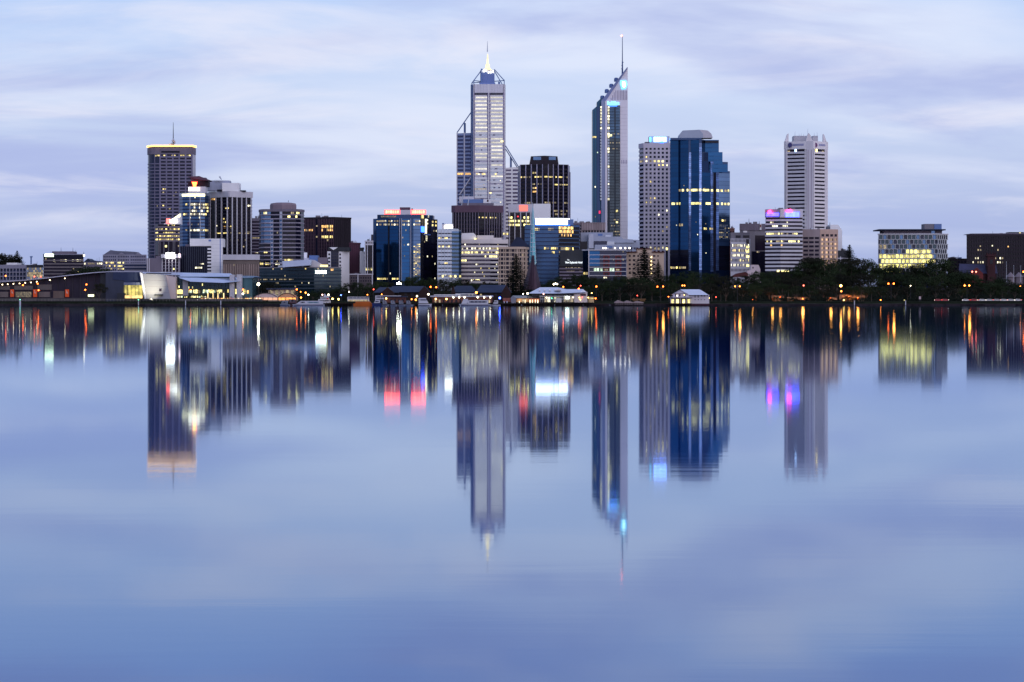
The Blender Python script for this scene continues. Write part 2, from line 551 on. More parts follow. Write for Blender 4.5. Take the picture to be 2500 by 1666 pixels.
t.bands(0, 630, 687, 7, 0.42, mat('taupe_concrete', (0.15, 0.128, 0.14)), .4)
t.on('roof_sign', 0, 110, 131, 620.5, 627, emis('sign_green_white', (0.75, 1.0, 0.62), 6, .3, .3), .5, .35)
t.lit(0, 634, 638.5, 123, 204, lit_w, 6, .8)
t.scatter(0, 630, 687, 7, 110, 200, 16, 6, [lit_d, lit_y])
t.box('plant_room', 127, 179, 614, 622, 5, 18, mauve)
t.antenna(149, 605, 621); t.antenna(178, 605, 621); t.antenna(204.5, 615, 622)
t.on('corner_light', 0, 204.2, 207, 622, 626, emis('lamp_cream', (1, .85, .5), 8), .8, .2)
t = Thing('gabled_offices', 'distant low offices with lit windows between brown office and gabled hotel', 'building', 1760, 227)
t.body([(203, 0), (252, 0)], 640, mauve, 24)
t.poly('roof', [(204, 640), (214, 631.5), (222, 637), (246, 638), (251, 640)], 0.4, 20, roofblue)
t.lit(0, 642, 646, 205, 250, lit_w, 4.5, .8); t.panes(0, 650, 668, 3, cols(205, 250, 8, .5), gdark, .5)
t = Thing('gabled_hotel', 'pale hotel of small square windows under a stepped gabled roof', 'building', 1600, 300)
t.body([(251, 0), (358, 0)], 622, dusk, 26)
t.poly('roof', [(253, 622), (262, 616), (270, 611), (280, 613), (310, 614), (328, 615), (330, 622)], 2, 22, mat('slate_roof', (.13, .13, .18)))
t.poly('gable', [(288, 622), (296, 617), (304, 622)], -.4, 2, dusk); t.poly('gable', [(330, 622), (337, 616), (345, 622)], -.4, 2, dusk)
t.panes(0, 623, 663, 5, cols(252, 284, 7, .55) + cols(287, 315, 7, .55) + cols(318, 356, 8, .55), gnavy, .5, proud=.08)
for y in (640, 648, 655):
    t.lit(0, y, y + 3.6, 258, 282, lit_y, 4, .6, .1); t.lit(0, y, y + 3.6, 287, 303, lit_b, 4, .7, .1)
t.box('podium', 303, 358, 643, 664, -5, 0, dusk)
for y in (646, 654):
    t.box('window_strip', 303.5, 357.5, y, y + 4.5, -5.2, -5, gnavy)

# tall grey tower with gold crown
t = Thing('gold_crowned_tower', 'tall grey tower with a glowing gold roofline and mast', 'tower', 1800, 420)
t.body([(361, 9), (364, 4), (370, 1.2), (378, 0), (391, 0), (470, 0), (477, 10)], 357, gnavy, 30)
t.ring('crown_panel', 361, 377, mauve, .5)
t.on('louvre', 4, 394, 439, 369, 373.4, gdark, .15, .52)
glow = emis('crown_gold', (1.0, 0.48, 0.07), 6.0, .25, .15)
for i in range(6):
    t.on('crown_light', i, None, None, 355, 358.4, glow, .9, .1, .3)
tm = mat('mauve_facade', (0.19, 0.175, 0.26), noise=.12)
NF = 31
t.bands(4, 377, 632, NF, .46, tm, .5)
t.piers(4, 377, 632, lin(391, 469, 6), 3.2, tm, .75)
t.panes(4, 377, 377 + 255 / NF * 29, 29, cols(391, 469, 5, .78), gpurple, .54, off=0.02)
for i in range(4):
    t.bands(i, 393, 632, 29, .24, tm, .3)
t.piers(3, 377, 632, [378, 390.5], 1.6, tm, .5)
t.on('side_wall', 5, None, None, 377, 632, lav, .3)
t.lit(4, 378.5, 382, 393, 466, lit_y, 5.3, .8); t.lit(3, 378.5, 382, 378, 391, lit_y, 4, .9); t.lit(2, 378.5, 382, 370, 378, lit_o, 4, .6)
t.scatter(4, 460, 540, 10, 391, 438, 9, 9, [lit_y, lit_d, lit_w]); t.scatter(3, 460, 600, 17, 378, 391, 3, 3, [lit_d])
t.tube('mast', (423, 354, 10), (423, 338, 10), .8, darkmetal, .5); t.antenna(423, 299, 340, .42, 10)
for a, b_ in ((-5, 350), (5, 348), (-3, 343), (4, 344), (0, 340)):
    t.tube('dish', (423, b_ + 3, 10), (423 + a, b_, 9), .55, palemetal, .9)
t.box('roof_plant', 412, 418, 351, 355, 8, 14, palemetal)

# round glass tower with funnel sign
t = Thing('glass_drum_tower', 'blue glass tower with a red and yellow funnel sign on top', 'tower', 1660, 478)
t.body([(439, 8), (446, 3), (458, 0), (463, 0), (490, 0), (500, 1), (508, 5), (512, 10)], 471, gslate, 18)
t.ring('glass_band', 471, 478, gpale, .3)
for i in range(7):
    t.bands(i, 480, 612, 16, .40, gblued if i in (0, 1) else gnavy, .25, name='glass_band')
t.piers(3, 480, 612, [464, 489], 1.2, palemetal, .45)
t.on('crown_light', 1, None, None, 474, 479.5, emis('crown_cream', (1, .9, .5), 3.6, .4, .3), .5, .3)
for i in (2, 3, 4):
    t.on('crown_light', i, None, None, 474, 479.5, MATS['crown_cream'], .5, .3)
for y, p in ((497, .7), (505, .55), (513, .3), (521, .95), (529, .3), (560, .85)):
    t.lit(3, y, y + 4.6, 464, 490, lit_w, 4, p, .28); t.lit(4, y, y + 4.6, 490, 500, lit_w, 4, p, .28); t.lit(5, y, y + 4.6, 500, 508, lit_y, 4, p, .28); t.lit(1, y, y + 4.6, 448, 458, lit_y, 4, p * .7, .28)
t.scatter(3, 480, 612, 16, 463, 490, 7, 10, [lit_d, lit_w])
t.box('pavilion', 460, 502, 456, 471, 3, 14, lav)
t.box('roof_sign', 460, 487, 458, 466, 2.4, 3, emis('sign_white', (1, .93, .78), 5, .35, .6))
t.poly('funnel_sign', [(467.5, 444), (482, 444), (478, 457.5), (472, 457.5)], 1.2, 2.2, emis('sign_red', (1, .05, .02), 5))
t.poly('funnel_glow', [(470, 445.6), (479.6, 445.6), (477, 457.5), (473, 457.5)], 0.9, 1.18, emis('sign_amber', (1, .52, .04), 6))
t.box('plant_wall', 459, 508, 443, 456, 8, 18, brown)
t.poly('roof_canopy', [(457, 432), (486, 430), (512, 440), (508, 442), (470, 436)], 4, 20, purple)
t.box('plant_room', 466, 502, 434, 443.5, 9, 17, mauve)
# low wing with lit floors and slanted white sail
t = Thing('sail_roofed_office', 'dark low office with bright floors under a slanted white glowing roof panel', 'building', 1610, 410)
t.body([(379, 6), (386, 0), (439, 0)], 548, gpurple, 22)
t.poly('roof_sail', [(399, 548), (440.5, 521), (440.5, 548)], -.6, 8, white)
t.poly('sail_light', [(424, 533), (440, 521.8), (440, 530)], -.85, -.62, emis('sign_cream', (1, .86, .45), 3.2, .4, .4))
t.box('roof_sign', 414, 432, 536, 544, -1.3, -.8, MATS['sign_white'])
t.box('roof_sign', 406, 415, 534, 545, -1.3, -.8, emis('sign_redpink', (1, .10, .08), 5))
t.bands(1, 548, 590, 5, .4, mauve, .4); t.bands(0, 548, 590, 5, .4, mauve, .4)
t.piers(1, 590, 632, [388, 391, 400.5, 412, 423, 427, 438], 1.3, midgrey, .5)
for y, p in ((558, .9), (567, .5), (575, .9), (583, .95)):
    t.lit(1, y, y + 4.2, 388, 439, lit_y, 5, p); t.lit(0, y, y + 4.2, 380, 386, lit_y, 3, p)
t.lit(1, 599, 604, 402, 408, lit_b, 6, 1); t.lit(1, 599, 603, 434, 439, lit_y, 5, 1); t.scatter(1, 548, 552, 1, 395, 438, 9, 3, [lit_y], 1)
# ribbed concrete block with billboard
t = Thing('ribbed_block', 'ribbed concrete block carrying a blazing white billboard', 'building', 1560, 400)
t.body([(358, 0), (395, 0), (440, 0)], 631, mauve, 24)
t.piers(0, 631, None, [360, 364.5], 2, lav, .4)
t.piers(1, 631, None, lin(396, 437, 6), 1.6, lav, .5)
t.panes(1, 633, 664, 4, cols(397, 437, 5, .75), gpurple, .8)
t.box('billboard_frame', 393, 441, 621, 630.5, -2, 1, lav)
t.box('billboard', 405.5, 426, 617, 631, -2.6, -2.05, emis('billboard_white', (1, 1, .96), 14))
t.box('side_sign', 436.5, 439.5, 619, 629, -2.4, -2.05, emis('sign_pinkwhite', (1, .7, .75), 4))
t.box('post', 398, 400, 630, 636, -1.5, -1, darkmetal); t.box('post', 432, 434, 630, 636, -1.5, -1, darkmetal)
t.lit(1, 655, 659, 422, 426.5, lit_b, 5, 1)
# brown tower with white fins and pale top
t = Thing('white_finned_tower', 'dark brown tower with white vertical fins and a broad pale parapet', 'tower', 1680, 560)
t.body([(511, 16), (560, 0), (615, 14)], 470, gdark, 26)
t.ring('parapet', 467, 481.5, lav, 1.0)
for i, cc in ((0, lin(514, 556, 4)), (1, lin(566, 612, 5))):
    t.piers(i, 481, None, cc, 2.0, lav, .9, 'fin')
t.bands(0, 482, 640, 19, .4, mat('navy_spandrel', (.03, .03, .05)), .2); t.bands(1, 482, 640, 19, .42, brown, .2)
t.lit(0, 483, 488, 516, 527, lit_o, 5, 1); t.lit(0, 552, 557, 546, 558, lit_o, 5, 1); t.lit(1, 552, 557, 561, 566, lit_y, 5, 1)
t.lit(0, 568, 573, 531, 559, lit_y, 5, .9); t.lit(1, 568, 573, 562, 613, lit_d, 5, .9); t.lit(1, 562, 566, 596, 613, lit_w, 5, .7)
t.lit(0, 506, 510, 550, 559, lit_y, 5, 1); t.lit(1, 499, 503, 604, 613, lit_w, 5, 1); t.scatter(0, 482, 640, 19, 513, 558, 10, 9, [lit_y, lit_w, lit_d]); t.scatter(1, 560, 640, 10, 562, 612, 10, 4, [lit_d])
t.box('plant_room', 503, 559, 441, 466, 8, 22, mat('bluegrey_cladding', (.30, .32, .42))); t.box('plant_room', 542, 583, 447, 468, 5, 18, white)
t.box('plant_cover', 524, 540, 440, 443, 7, 12, palemetal); t.box('vent', 530, 542, 463, 468, 3, 5, gdark); t.box('vent', 587, 600, 465, 468, 6, 9, gdark)
t.tube('dish', (541, 439, 8), (536, 431, 8), .4, palemetal, .8); t.antenna(562, 440, 467)
# white framed block with dark glass
t = Thing('white_framed_block', 'white L-shaped frame around dark ribbed glass behind the convention roof', 'building', 1570, 500)
t.body([(439.5, 0), (507, 0), (516, 0), (544, 0)], 602, gdark, 22)
t.on('frame_beam', 1, 464, 516, 583, 601, white, .6); t.on('frame_beam', 0, 464, 507, 583, 601, white, .55)
t.on('frame_column', 2, None, None, 583, None, white, .6); t.box('roof_block', 464, 544, 583, 603, .7, 14, white)
t.piers(0, 602, None, lin(441, 505, 14), .8, mat('slate_mullion', (.06, .07, .11)), .4, 'mullion')
t.bands(1, 602, 668, 8, .5, white, .4)
for k in range(9):
    t.on('cladding_joint', 2, None, None, 588 + k * 9, 588.5 + k * 9, lav, .62)
t.on('blue_strip', 2, 537, 539, 583, None, mat('blue_strip', (.15, .22, .5)), .64)
t.on('roof_logo', 1, 509.5, 515.5, 585.5, 590, mat('logo_blue', (.18, .25, .55)), .05, .62)
t.lit(0, 643, 646, 488, 498, lit_w, 5, .8); t.lit(0, 652, 656, 476, 500, lit_w, 6, .7)
# columned tan building
t = Thing('columned_hall', 'brown columned hall with a deep pale roof band behind the convention centre', 'building', 1540, 588)
t.body([(544.5, 0), (633, 0)], 634, mat('brown_stone', (.20, .15, .14)), 24)
t.ring('roof_band', 622, 635, lav, 1.2); t.ring('cornice', 639, 645, mat('brown_stone_dark', (.15, .12, .11)), .5)
t.piers(0, 645, None, lin(547, 631, 16), 2.6, mat('tan_stone', (.30, .23, .21)), .6, 'column')
t.lit(0, 645, 650, 569.5, 572.5, lit_o, 3, 1)
t = Thing('narrow_grey_tower', 'narrow grey far tower beside the rounded striped tower', 'tower', 1780, 625)
t.body([(615, 0), (640, 0)], 533, gpurple, 20); t.bands(0, 533, 640, 14, .5, mauve, .3); t.lit(0, 580, 584, 616, 634, lit_d, 4, .8); t.lit(0, 615, 618, 622, 634, lit_w, 4, .5)
t.ring('parapet', 533, 540, mauve)
# rounded striped tower
t = Thing('rounded_striped_tower', 'rounded tower of dark glass stripes with a drum penthouse', 'tower', 1610, 690)
t.body([(633, 12), (637, 4), (645, 0), (661, 0), (689, -1.5), (722, -1), (734, 3), (742, 12)], 513, gnavy, 20)
t.ring('parapet', 511, 517, mauve, .5)
N = 15; pt = (665 - 516) / N
sp = mat('grey_violet_spandrel', (.30, .27, .34))
for i in range(7):
    t.bands(i, 516, 665, N, .24, sp, .4)
    t.panes(i, 516, 516 + pt * 8, 8, [(t.pp[i] + .2, t.pp[i + 1] - .2)], gslate if i < 3 else gdark, .7, off=.03)
    t.panes(i, 516 + pt * 8, 665, 7, [(t.pp[i] + .2, t.pp[i + 1] - .2)], gdark, .7, off=.03)
t.piers(3, 534, 660, [664], 6, mat('white_strip', (.48, .50, .58)), .3, 'window_column'); t.piers(3, 516, 660, [686], 6, MATS['white_strip'], .3, 'window_column')
for c in (664, 686):
    t.panes(3, 534, 534 + pt * 12, 12, [(c - 2.4, c + 2.4)], gslate, .55, off=.32)
t.lit(2, 518, 523, 643, 652, lit_b, 4, 1); t.lit(4, 518, 523, 706, 718, lit_b, 4, .8); t.lit(5, 518, 523, 723, 731, lit_b, 4, .9); t.lit(4, 527, 532, 702, 709, lit_b, 4, 1); t.lit(4, 527, 532, 721, 726, lit_b, 4, 1)
t.lit(2, 614, 618, 644, 653, lit_y, 4, 1); t.lit(3, 633, 637, 690, 716, lit_y, 4, .5); t.lit(2, 642, 647, 634, 661, lit_y, 4.5, .7); t.lit(3, 642, 647, 663, 689, lit_w, 4.5, .7)
t.scatter(3, 516, 665, N, 668, 683, 4, 4, [lit_d])
v, f = lathe([(1, 0), (1, 4.2), (.94, 5.6), (.6, 6.2)], 8)
t.add('penthouse', [(t.X(687.5) + p[0] * t.X(720) * .5 - p[0] * t.X(655) * .5, 11 + p[1] * 9, t.Z(513) + p[2]) for p in v], f, mat('plum_brick', (.20, .15, .18)))
t.antenna(704, 489, 494)
# dark brown slab
t = Thing('dark_brown_slab', 'dark brown slab tower with a few rows of lit windows', 'tower', 1700, 800)
t.body([(742, 10), (770, 6), (776, 6), (814, 0), (857, 14)], 532, brown, 22)
for i, cc in ((0, cols(743, 769, 7, .6)), (2, cols(777, 813.5, 9, .6))):
    t.panes(i, 540, 640, 12, cc, gdark, .68, proud=.1)
t.piers(0, 532, None, lin(743, 769, 8), 1.1, purple, .35, 'fin'); t.piers(2, 532, None, lin(777, 813.5, 10), 1.1, purple, .35, 'fin'); t.piers(3, 532, None, lin(817, 855, 9), 1.4, brown, .3, 'fin')
t.on('recess', 1, None, None, 534, None, gdark, .12)
for y in (550, 558.5, 575.5):
    t.lit(2, y, y + 6, 785, 814, lit_o, 4, .95, .15, .75, lit_y)
t.lit(0, 559, 564, 742, 764, lit_o, 4, .7, .15); t.lit(2, 584, 589, 798, 803, lit_y, 4, 1, .15); t.lit(1, 550, 553, 771, 776, lit_d, 4, 1, .15); t.lit(1, 576, 580, 771, 776, lit_d, 4, 1, .15)
t.ring('parapet', 530, 534, brown, .4)
# low green glass building
t = Thing('green_glass_office', 'long low green-dark glass office with a white glowing sign and white roof wing', 'building', 1480, 735)
t.body([(634, 14), (767, 0), (833, 6)], 653, gteal, 24)
t.ring('parapet', 652, 654.5, midgrey, .5)
sl = mat('slate_green_band', (.035, .05, .07))
for i in (0, 1):
    t.bands(i, 654, 706, 6, .38, sl, .35)
t.poly('roof_wing', [(689, 638), (760, 634), (757, 648), (690, 653)], -6, 14, rooflight); t.poly('roof_wing', [(756, 636), (766, 635), (784, 645), (784, 653), (756, 653)], 2, 16, lav)
t.box('roof_plant', 742, 749, 617, 632, 12, 16, white); t.box('plant_room', 755, 777, 624, 640, 10, 18, bluemetal); t.box('plant_room', 776, 799, 629, 652, 10, 18, mauve); t.box('roof_plant', 742, 780, 630, 652, 11, 17, lav)
t.on('white_sign', 1, 770, 796, 661, 668, emis('sign_mint', (.86, 1, .9), 11, .2), .4, .5)
t.box('lit_clerestory', 782, 800, 647, 651.5, 1, 2, lit_b); t.on('orange_window', 1, 807, 814, 656, 661, lit_o, .1, .3)
t.scatter(0, 654, 706, 6, 640, 765, 30, 9, [lit_d, lit_w, lit_y]); t.lit(0, 681, 683.5, 635, 722, lit_d, 4, .7, .38); t.scatter(1, 654, 706, 6, 770, 830, 14, 3, [lit_d])
# white and charcoal hotel
t = Thing('white_pier_hotel', 'white block with charcoal centre and inverted white triangle under its dark roof', 'building', 1530, 826)
t.body([(799, 0), (808, 0), (827, 0), (834, 0), (853, 4)], 614, white, 20)
t.on('centre_panel', 1, None, None, 612, None, mat('charcoal_cladding', (.035, .035, .05)), .3)
t.poly('roof', [(801, 604), (853, 604), (853, 613), (826, 613), (824, 611), (800, 609)], -1, 16, darkmetal); t.poly('roof_triangle', [(804, 604.2), (825, 604.2), (814, 611)], -1.4, -1.02, white)
for i, cc in ((0, [(801.5, 806)]), (2, [(828.5, 832.5)])):
    t.panes(i, 617, 653, 4, cc, gdark, .5, proud=.12)
t.panes(1, 617, 653, 5, cols(809, 826, 4, .55), gnavy, .5, off=.3)
t = Thing('maroon_block', 'plain maroon block beside the white pier hotel', 'building', 1560, 866)
t.body([(852.5, 0), (878, 0), (880, 8)], 594, maroon, 20)
t.ring('parapet', 593, 596, maroon, .4); t.piers(0, 596, None, lin(855, 876, 5), .6, mat('maroon_seam', (.05, .02, .035)), .15, 'seam'); t.box('roof_plant', 862, 870, 590, 594, 5, 9, palemetal)
t = Thing('white_pylon_building', 'slim white pylon with a small dark canopy next to the maroon block', 'building', 1540, 884)
t.body([(878.5, 0), (889, 0), (891, 4)], 614, white, 14)
t.poly('canopy', [(877, 605), (888, 604.5), (886, 614), (884, 614), (883, 609), (877, 608)], -1, 6, darkmetal); t.panes(0, 608, 614, 1, [(880, 887)], gdark, .9); t.piers(0, 615, None, [881.5, 886], .8, lav, .2, 'seam')
t = Thing('slim_dark_tower', 'slim dark glass tower with white edges and a slotted white cap', 'tower', 1520, 901)
t.body([(891, 0), (911, 0)], 590, gdark, 18)
t.ring('cap', 588, 591, lav, .6); t.ring('cap', 595.5, 599, lav, .6); t.piers(0, 588, None, [892, 897, 910], 1.6, lav, .55); t.piers(0, 590, 596, [901, 905.5], 2, lav, .5); t.bands(0, 600, 668, 7, .25, brown, .2); t.lit(0, 655, 660, 891.5, 909.5, lit_b, 4.5, 1)
t = Thing('brick_podium', 'low brown podium with a white rail in front of the slim tower', 'building', 1490, 882)
t.body([(853, 0), (911, 0)], 671, mat('brown_brick', (.08, .062, .072)), 16)
t.ring('rail', 669, 671, lav, .3); t.piers(0, 669, None, [874, 909], 2, lav, .5); t.panes(0, 675, 690, 2, cols(855, 908, 9, .6), gdark, .5)

# ================================================================ centre group
t = Thing('red_signed_blue_tower', 'faceted blue glass tower with two glowing red roof signs', 'tower', 1560, 985)
t.body([(911, 6), (919, 2), (947, 0), (951, 1.6), (973, 0), (981, 2.2), (1000, 2.2), (1009, 0), (1026.5, 0), (1034, 6), (1053, 12), (1068, 18)], 534, gblued, 14)
NFL = 17
for i in range(11):
    mm = gblue if i < 6 else gslate
    if i >= 8: mm = gdark
    if i in (2, 4): mm = gdark
    if i == 7: mm = gslate
    a_, b_ = t.pp[i], t.pp[i + 1]
    t.panes(i, 534, 686, NFL, [(a_ + .25, b_ - .25)], mm, .9, 'glass_panel', .02)
t.piers(4, 534, None, [975, 979.5], 1.4, mat('pale_fold', (.34, .38, .5)), .4, 'fold'); t.piers(6, 534, None, [1003], 2.4, MATS['pale_fold'], .4, 'fold'); t.piers(2, 534, None, [948.5], 1, darkmetal, .3, 'fold')
ups = [(t.X(p, d), d) for p, d in ((921, 5), (947, 2.4), (973, 2.4), (1009, 2.4), (1026, 2.4), (1040, 10), (1057, 16))]
ring_ = ups + [(t.X(1057), 30), (t.X(921), 30)]
n_ = len(ring_)
t.add('upper_storey', [(x, y, z) for z in (t.Z(534) - .2, t.Z(524)) for x, y in ring_], [tuple(range(n_))[::-1], tuple(range(n_, 2 * n_))] + [(i, (i + 1) % n_, n_ + (i + 1) % n_, n_ + i) for i in range(n_)], gblued)
t.box('lit_strip', 930, 967, 527, 531, 1.9, 2.25, lit_d)
for y in (538, 546.5):
    for i in (1, 2, 3, 5, 7):
        t.lit(i, y, y + 4.2, t.pp[i] + .3, t.pp[i + 1] - .3, lit_d, 3.6, .85, .1, .8, lit_w)
    t.lit(10, y, y + 4.5, 1054, 1066, lit_y, 4, .7, .1)
t.box('sign_plate', 938, 1040, 512.5, 524, 6, 8, lav); t.box('plant_room', 976, 1001, 506.5, 513, 6, 12, purple); t.box('roof_plant', 1004, 1008, 509.5, 513, 6, 9, darkmetal)
sr = emis('sign_scarlet', (1, .035, .03), 11, .2, .3); srw = emis('sign_hot', (1, .30, .16), 4, .4, .5)
for a, b_ in ((939, 976), (1004, 1039)):
    t.box('roof_sign', a, b_, 512.5, 523.5, 5.2, 5.8, sr); 
    for c0, c1 in cols(a + 2, b_ - 2, 6, .7):
        t.box('sign_letter', c0, c1, 514.5, 521, 4.9, 5.18, srw)
t.box('roof_plate', 976.5, 1003.5, 513, 525, 5, 6.4, lav)
t.on('lit_streak', 8, 1028, 1033, 525, 533, lit_y, .2, .3); t.on('lit_streak', 9, 1037, 1041, 534, 570, lit_w, .3, .3); t.on('lit_streak', 9, 1038.5, 1042, 574, 588, lit_w, .3, .3); t.on('lit_streak', 9, 1044, 1046, 525, 531, lit_w, .3, .3)
t.on('blue_sign', 8, 1026.8, 1034, 553, 567, emis('sign_blue', (.02, .10, 1), 7), .6, .3); t.on('blue_band', 9, 1034, 1050, 571, 574, bluemetal, .4, .2)
t.lit(7, 596, 598.5, 1017, 1026, lit_y, 4, 1, .1); t.lit(5, 595, 599, 994, 999, lit_w, 5, 1, .1)
for k in range(22):
    y = 601 + k * 3.4
    t.lit(7, y, y + 2.4, 1009.5, 1026, lit_d if k % 4 else lit_y, 4, .8, .1)  # warm light reflected by this facet, put in as dim glowing panes
t.scatter(9, 534, 686, 17, 1035, 1052, 5, 6, [lit_d, lit_w]); t.scatter(10, 560, 686, 14, 1054, 1067, 4, 5, [lit_d, lit_w]); t.scatter(5, 560, 686, 14, 982, 1000, 5, 5, [lit_d])
t.lit(1, 679, 683, 921, 947, lit_y, 4, .8, .1); t.lit(3, 679, 683, 957, 973, lit_y, 4, .9, .1); t.lit(3, 666, 671, 951.5, 954, lit_w, 3, 1, .1)
t.box('low_wing', 906, 911.4, 573, None, 8, 20, gnavy)
# pale banded glass block
t = Thing('pale_glass_block', 'pale banded glass block with a bright rooftop sign next to the blue tower', 'building', 1540, 1100)
t.body([(1068.5, 0), (1103, 0), (1120, 2), (1126, 5)], 562, gpale, 14)
t.poly('curved_top', [(1069, 562), (1070, 560), (1103, 558.5), (1117, 559), (1122, 561.5)], .2, 13, gpale)
NB = 12
for k in range(NB):
    y = 569 + k * 9.4
    t.on('window_strip', 0, None, None, y, y + 3, gnavy, .12); t.on('window_strip', 1, None, None, y, y + 5, gteal, .14); t.on('window_strip', 2, None, None, y, y + 5, gteal, .14); t.on('glass_panel', 1, None, None, y - 4.2, y, gslate, .12); t.on('glass_panel', 2, None, None, y - 4.2, y, gslate, .12)
t.piers(0, 562, None, lin(1070, 1101, 5), .7, lav, .3, 'mullion')
for y in (580, 600.5, 641):
    t.lit(0, y, y + 3.4, 1070, 1103, lit_y, 5, .7, .14)
t.scatter(0, 569, 680, NB, 1070, 1102, 8, 7, [lit_y, lit_w], .35); t.scatter(1, 569, 680, NB, 1104, 1119, 4, 4, [lit_w, lit_y], .4)
for i in range(3):
    t.lit(i, 672, 677.5, t.pp[i] + .3, t.pp[i + 1] - .3, lit_b, 5, .85, .14)
t.box('plant_room', 1079, 1106, 547, 560, 4, 12, lav); t.box('roof_sign', 1086, 1104.5, 550.5, 557.5, 3.4, 3.95, emis('sign_cream2', (1, .95, .75), 8, .2)); t.box('dish', 1079.5, 1084, 545, 548, 4, 6, bluemetal)

# white tower with braced side wings and spire
t = Thing('spired_white_tower', 'tallest white tower with braced side wings and a glowing spire', 'tower', 2000, 1192)
t.body([(1150, 5), (1157, 0), (1231, 0), (1233, 6)], 206, mat('pale_panel', (.72, .70, .74), noise=.08), 34)
wl_ = mat('tower_white', (.80, .78, .80), noise=.07)
t.on('parapet', 1, None, None, 206, 227, mat('lav_panel', (.66, .64, .72), noise=.06), .6)
t.piers(1, 206, 227, lin(1160, 1228, 11), .5, lav, .7, 'panel_joint')
t.on('dark_slot', 1, 1157.5, 1230, 227.6, 232, gnavy, .3)
NR = 40; ya, yb = 236, 603; pr = (yb - ya) / NR
dim = emis('lit_strip_pale', (1, .94, .80), .80, .35, .35, False)
for k in range(NR):
    y = ya + k * pr
    for c0, c1 in ((1159, 1190), (1197, 1228)):
        on = k < 10 or (k < 22 and rnd.random() < .5)
        if on:
            t.on('lit_window', 1, c0 + rnd.uniform(0, 3), c1 - rnd.uniform(0, 2), y + .6, y + 4.2, dim, .08)
        else:
            t.on('window_strip', 1, c0, c1, y + .6, y + 4.0, gpale if rnd.random() < .6 else mat('mauve_glass', (.45, .42, .52), .3), .08)
        if not on:
            for _ in range(rnd.choice((0, 1, 1, 2))):
                cc = rnd.uniform(c0, c1 - 7)
                t.on('window_dark', 1, cc, cc + rnd.uniform(3, 9), y + 1, y + 3.6, mat('violet_glass', (.10, .08, .15), .2), .05, .085)
    t.on('spandrel', 1, 1157, 1231, y + 4.3, y + pr + .4, wl_, .35)
t.piers(1, 227, None, [1190.5, 1196], 1.5, mat('violet_mullion', (.20, .16, .30)), .7, 'mullion'); t.piers(1, 206, None, [1193.2], 1.8, wl_, .75, 'mullion'); t.piers(1, 206, None, [1158, 1229.5], 1.6, MATS['violet_mullion'], .6, 'mullion')
t.piers(0, 206, None, [1151, 1154.5], 1.6, bluemetal, .5); t.on('edge_column', 1, 1155.4, 1157, 206, None, lav, .5); t.on('edge_column', 2, None, None, 206, None, lav, .5)
t.lit(1, 343.5, 347, 1222, 1230, lit_b, 8, 1, .4); t.lit(1, 423.5, 427, 1157, 1190, lit_y, 5, .9, .4, alt=lit_w); t.lit(1, 423.5, 427, 1197, 1213, lit_y, 5, .5, .4)
t.scatter(1, 430, 500, 7, 1158, 1230, 14, 10, [lit_y, lit_w]); t.lit(1, 460.5, 463, 1158, 1188, lit_d, 5, .8, .4); t.lit(1, 470, 473, 1194, 1200, lit_b, 6, 1, .4)
t.box('crown_core', 1172.5, 1207, 172, 206.5, 8, 26, mat('crown_blue', (.16, .22, .46), noise=.08)); t.box('crown_step', 1170, 1209, 202, 206.4, 6, 28, MATS['crown_blue'])
t.box('crown_fin', 1174, 1177, 168, 206, 7, 8, bluemetal)
for c in lin(1176, 1204, 6):
    t.box('crown_lamp', c - 1.3, c + 1.3, 170 + (c * 7 % 5), 175 + (c * 7 % 5), 7.4, 8, emis('crown_lamp', (1, .93, .7), 5))
for a, b_ in (((1157, 197, 3), (1178, 169, 12)), ((1152, 203, 6), (1176, 171, 12)), ((1231, 197, 3), (1207, 170, 12)), ((1226, 206, 3), (1206, 172, 12)), ((1157, 197, 3), (1173, 199, 10)), ((1152, 203, 6), (1173, 201, 12)), ((1231, 197, 3), (1207, 199, 10)), ((1157, 208, 2), (1157, 196, 2)), ((1231, 208, 2), (1231, 195, 2)), ((1152, 210, 5), (1152, 202, 5))):
    t.tube('strut', a, b_, .42, bluemetal)
spm = emis('spire_glow', (1, .78, .38), 1.8, .25, .2)  # floodlighting on the spire cladding put in as emission
v, f = lathe([(13 * .4, 0), (11.5 * .4, 1.6), (7 * .4, 4), (5 * .4, 7), (5.2 * .4, 10.5), (2.8 * .4, 12), (2.0 * .4, 18), (1.0 * .4, 28)], 10)
sx, sz = t.X(1190), t.Z(169.5)
sp_ = t.add('spire', [(sx + p[0], 16 + p[1], sz + p[2] * .6) for p in v], f, spm)
t.tube('spire_needle', (1190, 127, 16), (1190, 101, 16), .55, palemetal, .15)
t.box('roof_plant', 1216, 1221, 200, 206, 8, 11, bluemetal)
# side wings
wb = mat('wing_blue', (.24, .30, .50), noise=.1)
t.poly('side_wing', [(1115, 326), (1150.2, 325), (1150.2, 640), (1115, 640)], 6, 24, wb)
for k in range(22):
    y = 331 + k * 9.15
    for c0, c1 in ((1116.5, 1131), (1136, 1150)):
        t.box('window_strip', c0, c1, y, y + 4.6, 5.6, 6, mat('wing_glass', (.02, .035, .12), .15) if k != 10 else lit_o)
for c in (1115.6, 1133.5):
    t.box('wing_column', c - 1.1, c + 1.1, 324, 640, 5.2, 6, lav)
for a, b_ in (((1116, 324, 6), (1152, 272, 6)), ((1133.5, 325, 6), (1133.5, 298, 6)), ((1136, 325, 7), (1136, 301, 7)), ((1152, 276, 6), (1156, 283, 6)), ((1122, 476, 5), (1151, 431, 5))):
    t.tube('strut', a, b_, .55, bluemetal if a[1] < 400 else lav)
t.poly('side_wing', [(1233.2, 410), (1266, 408), (1266, 640), (1233.2, 640)], 7, 24, wl_)
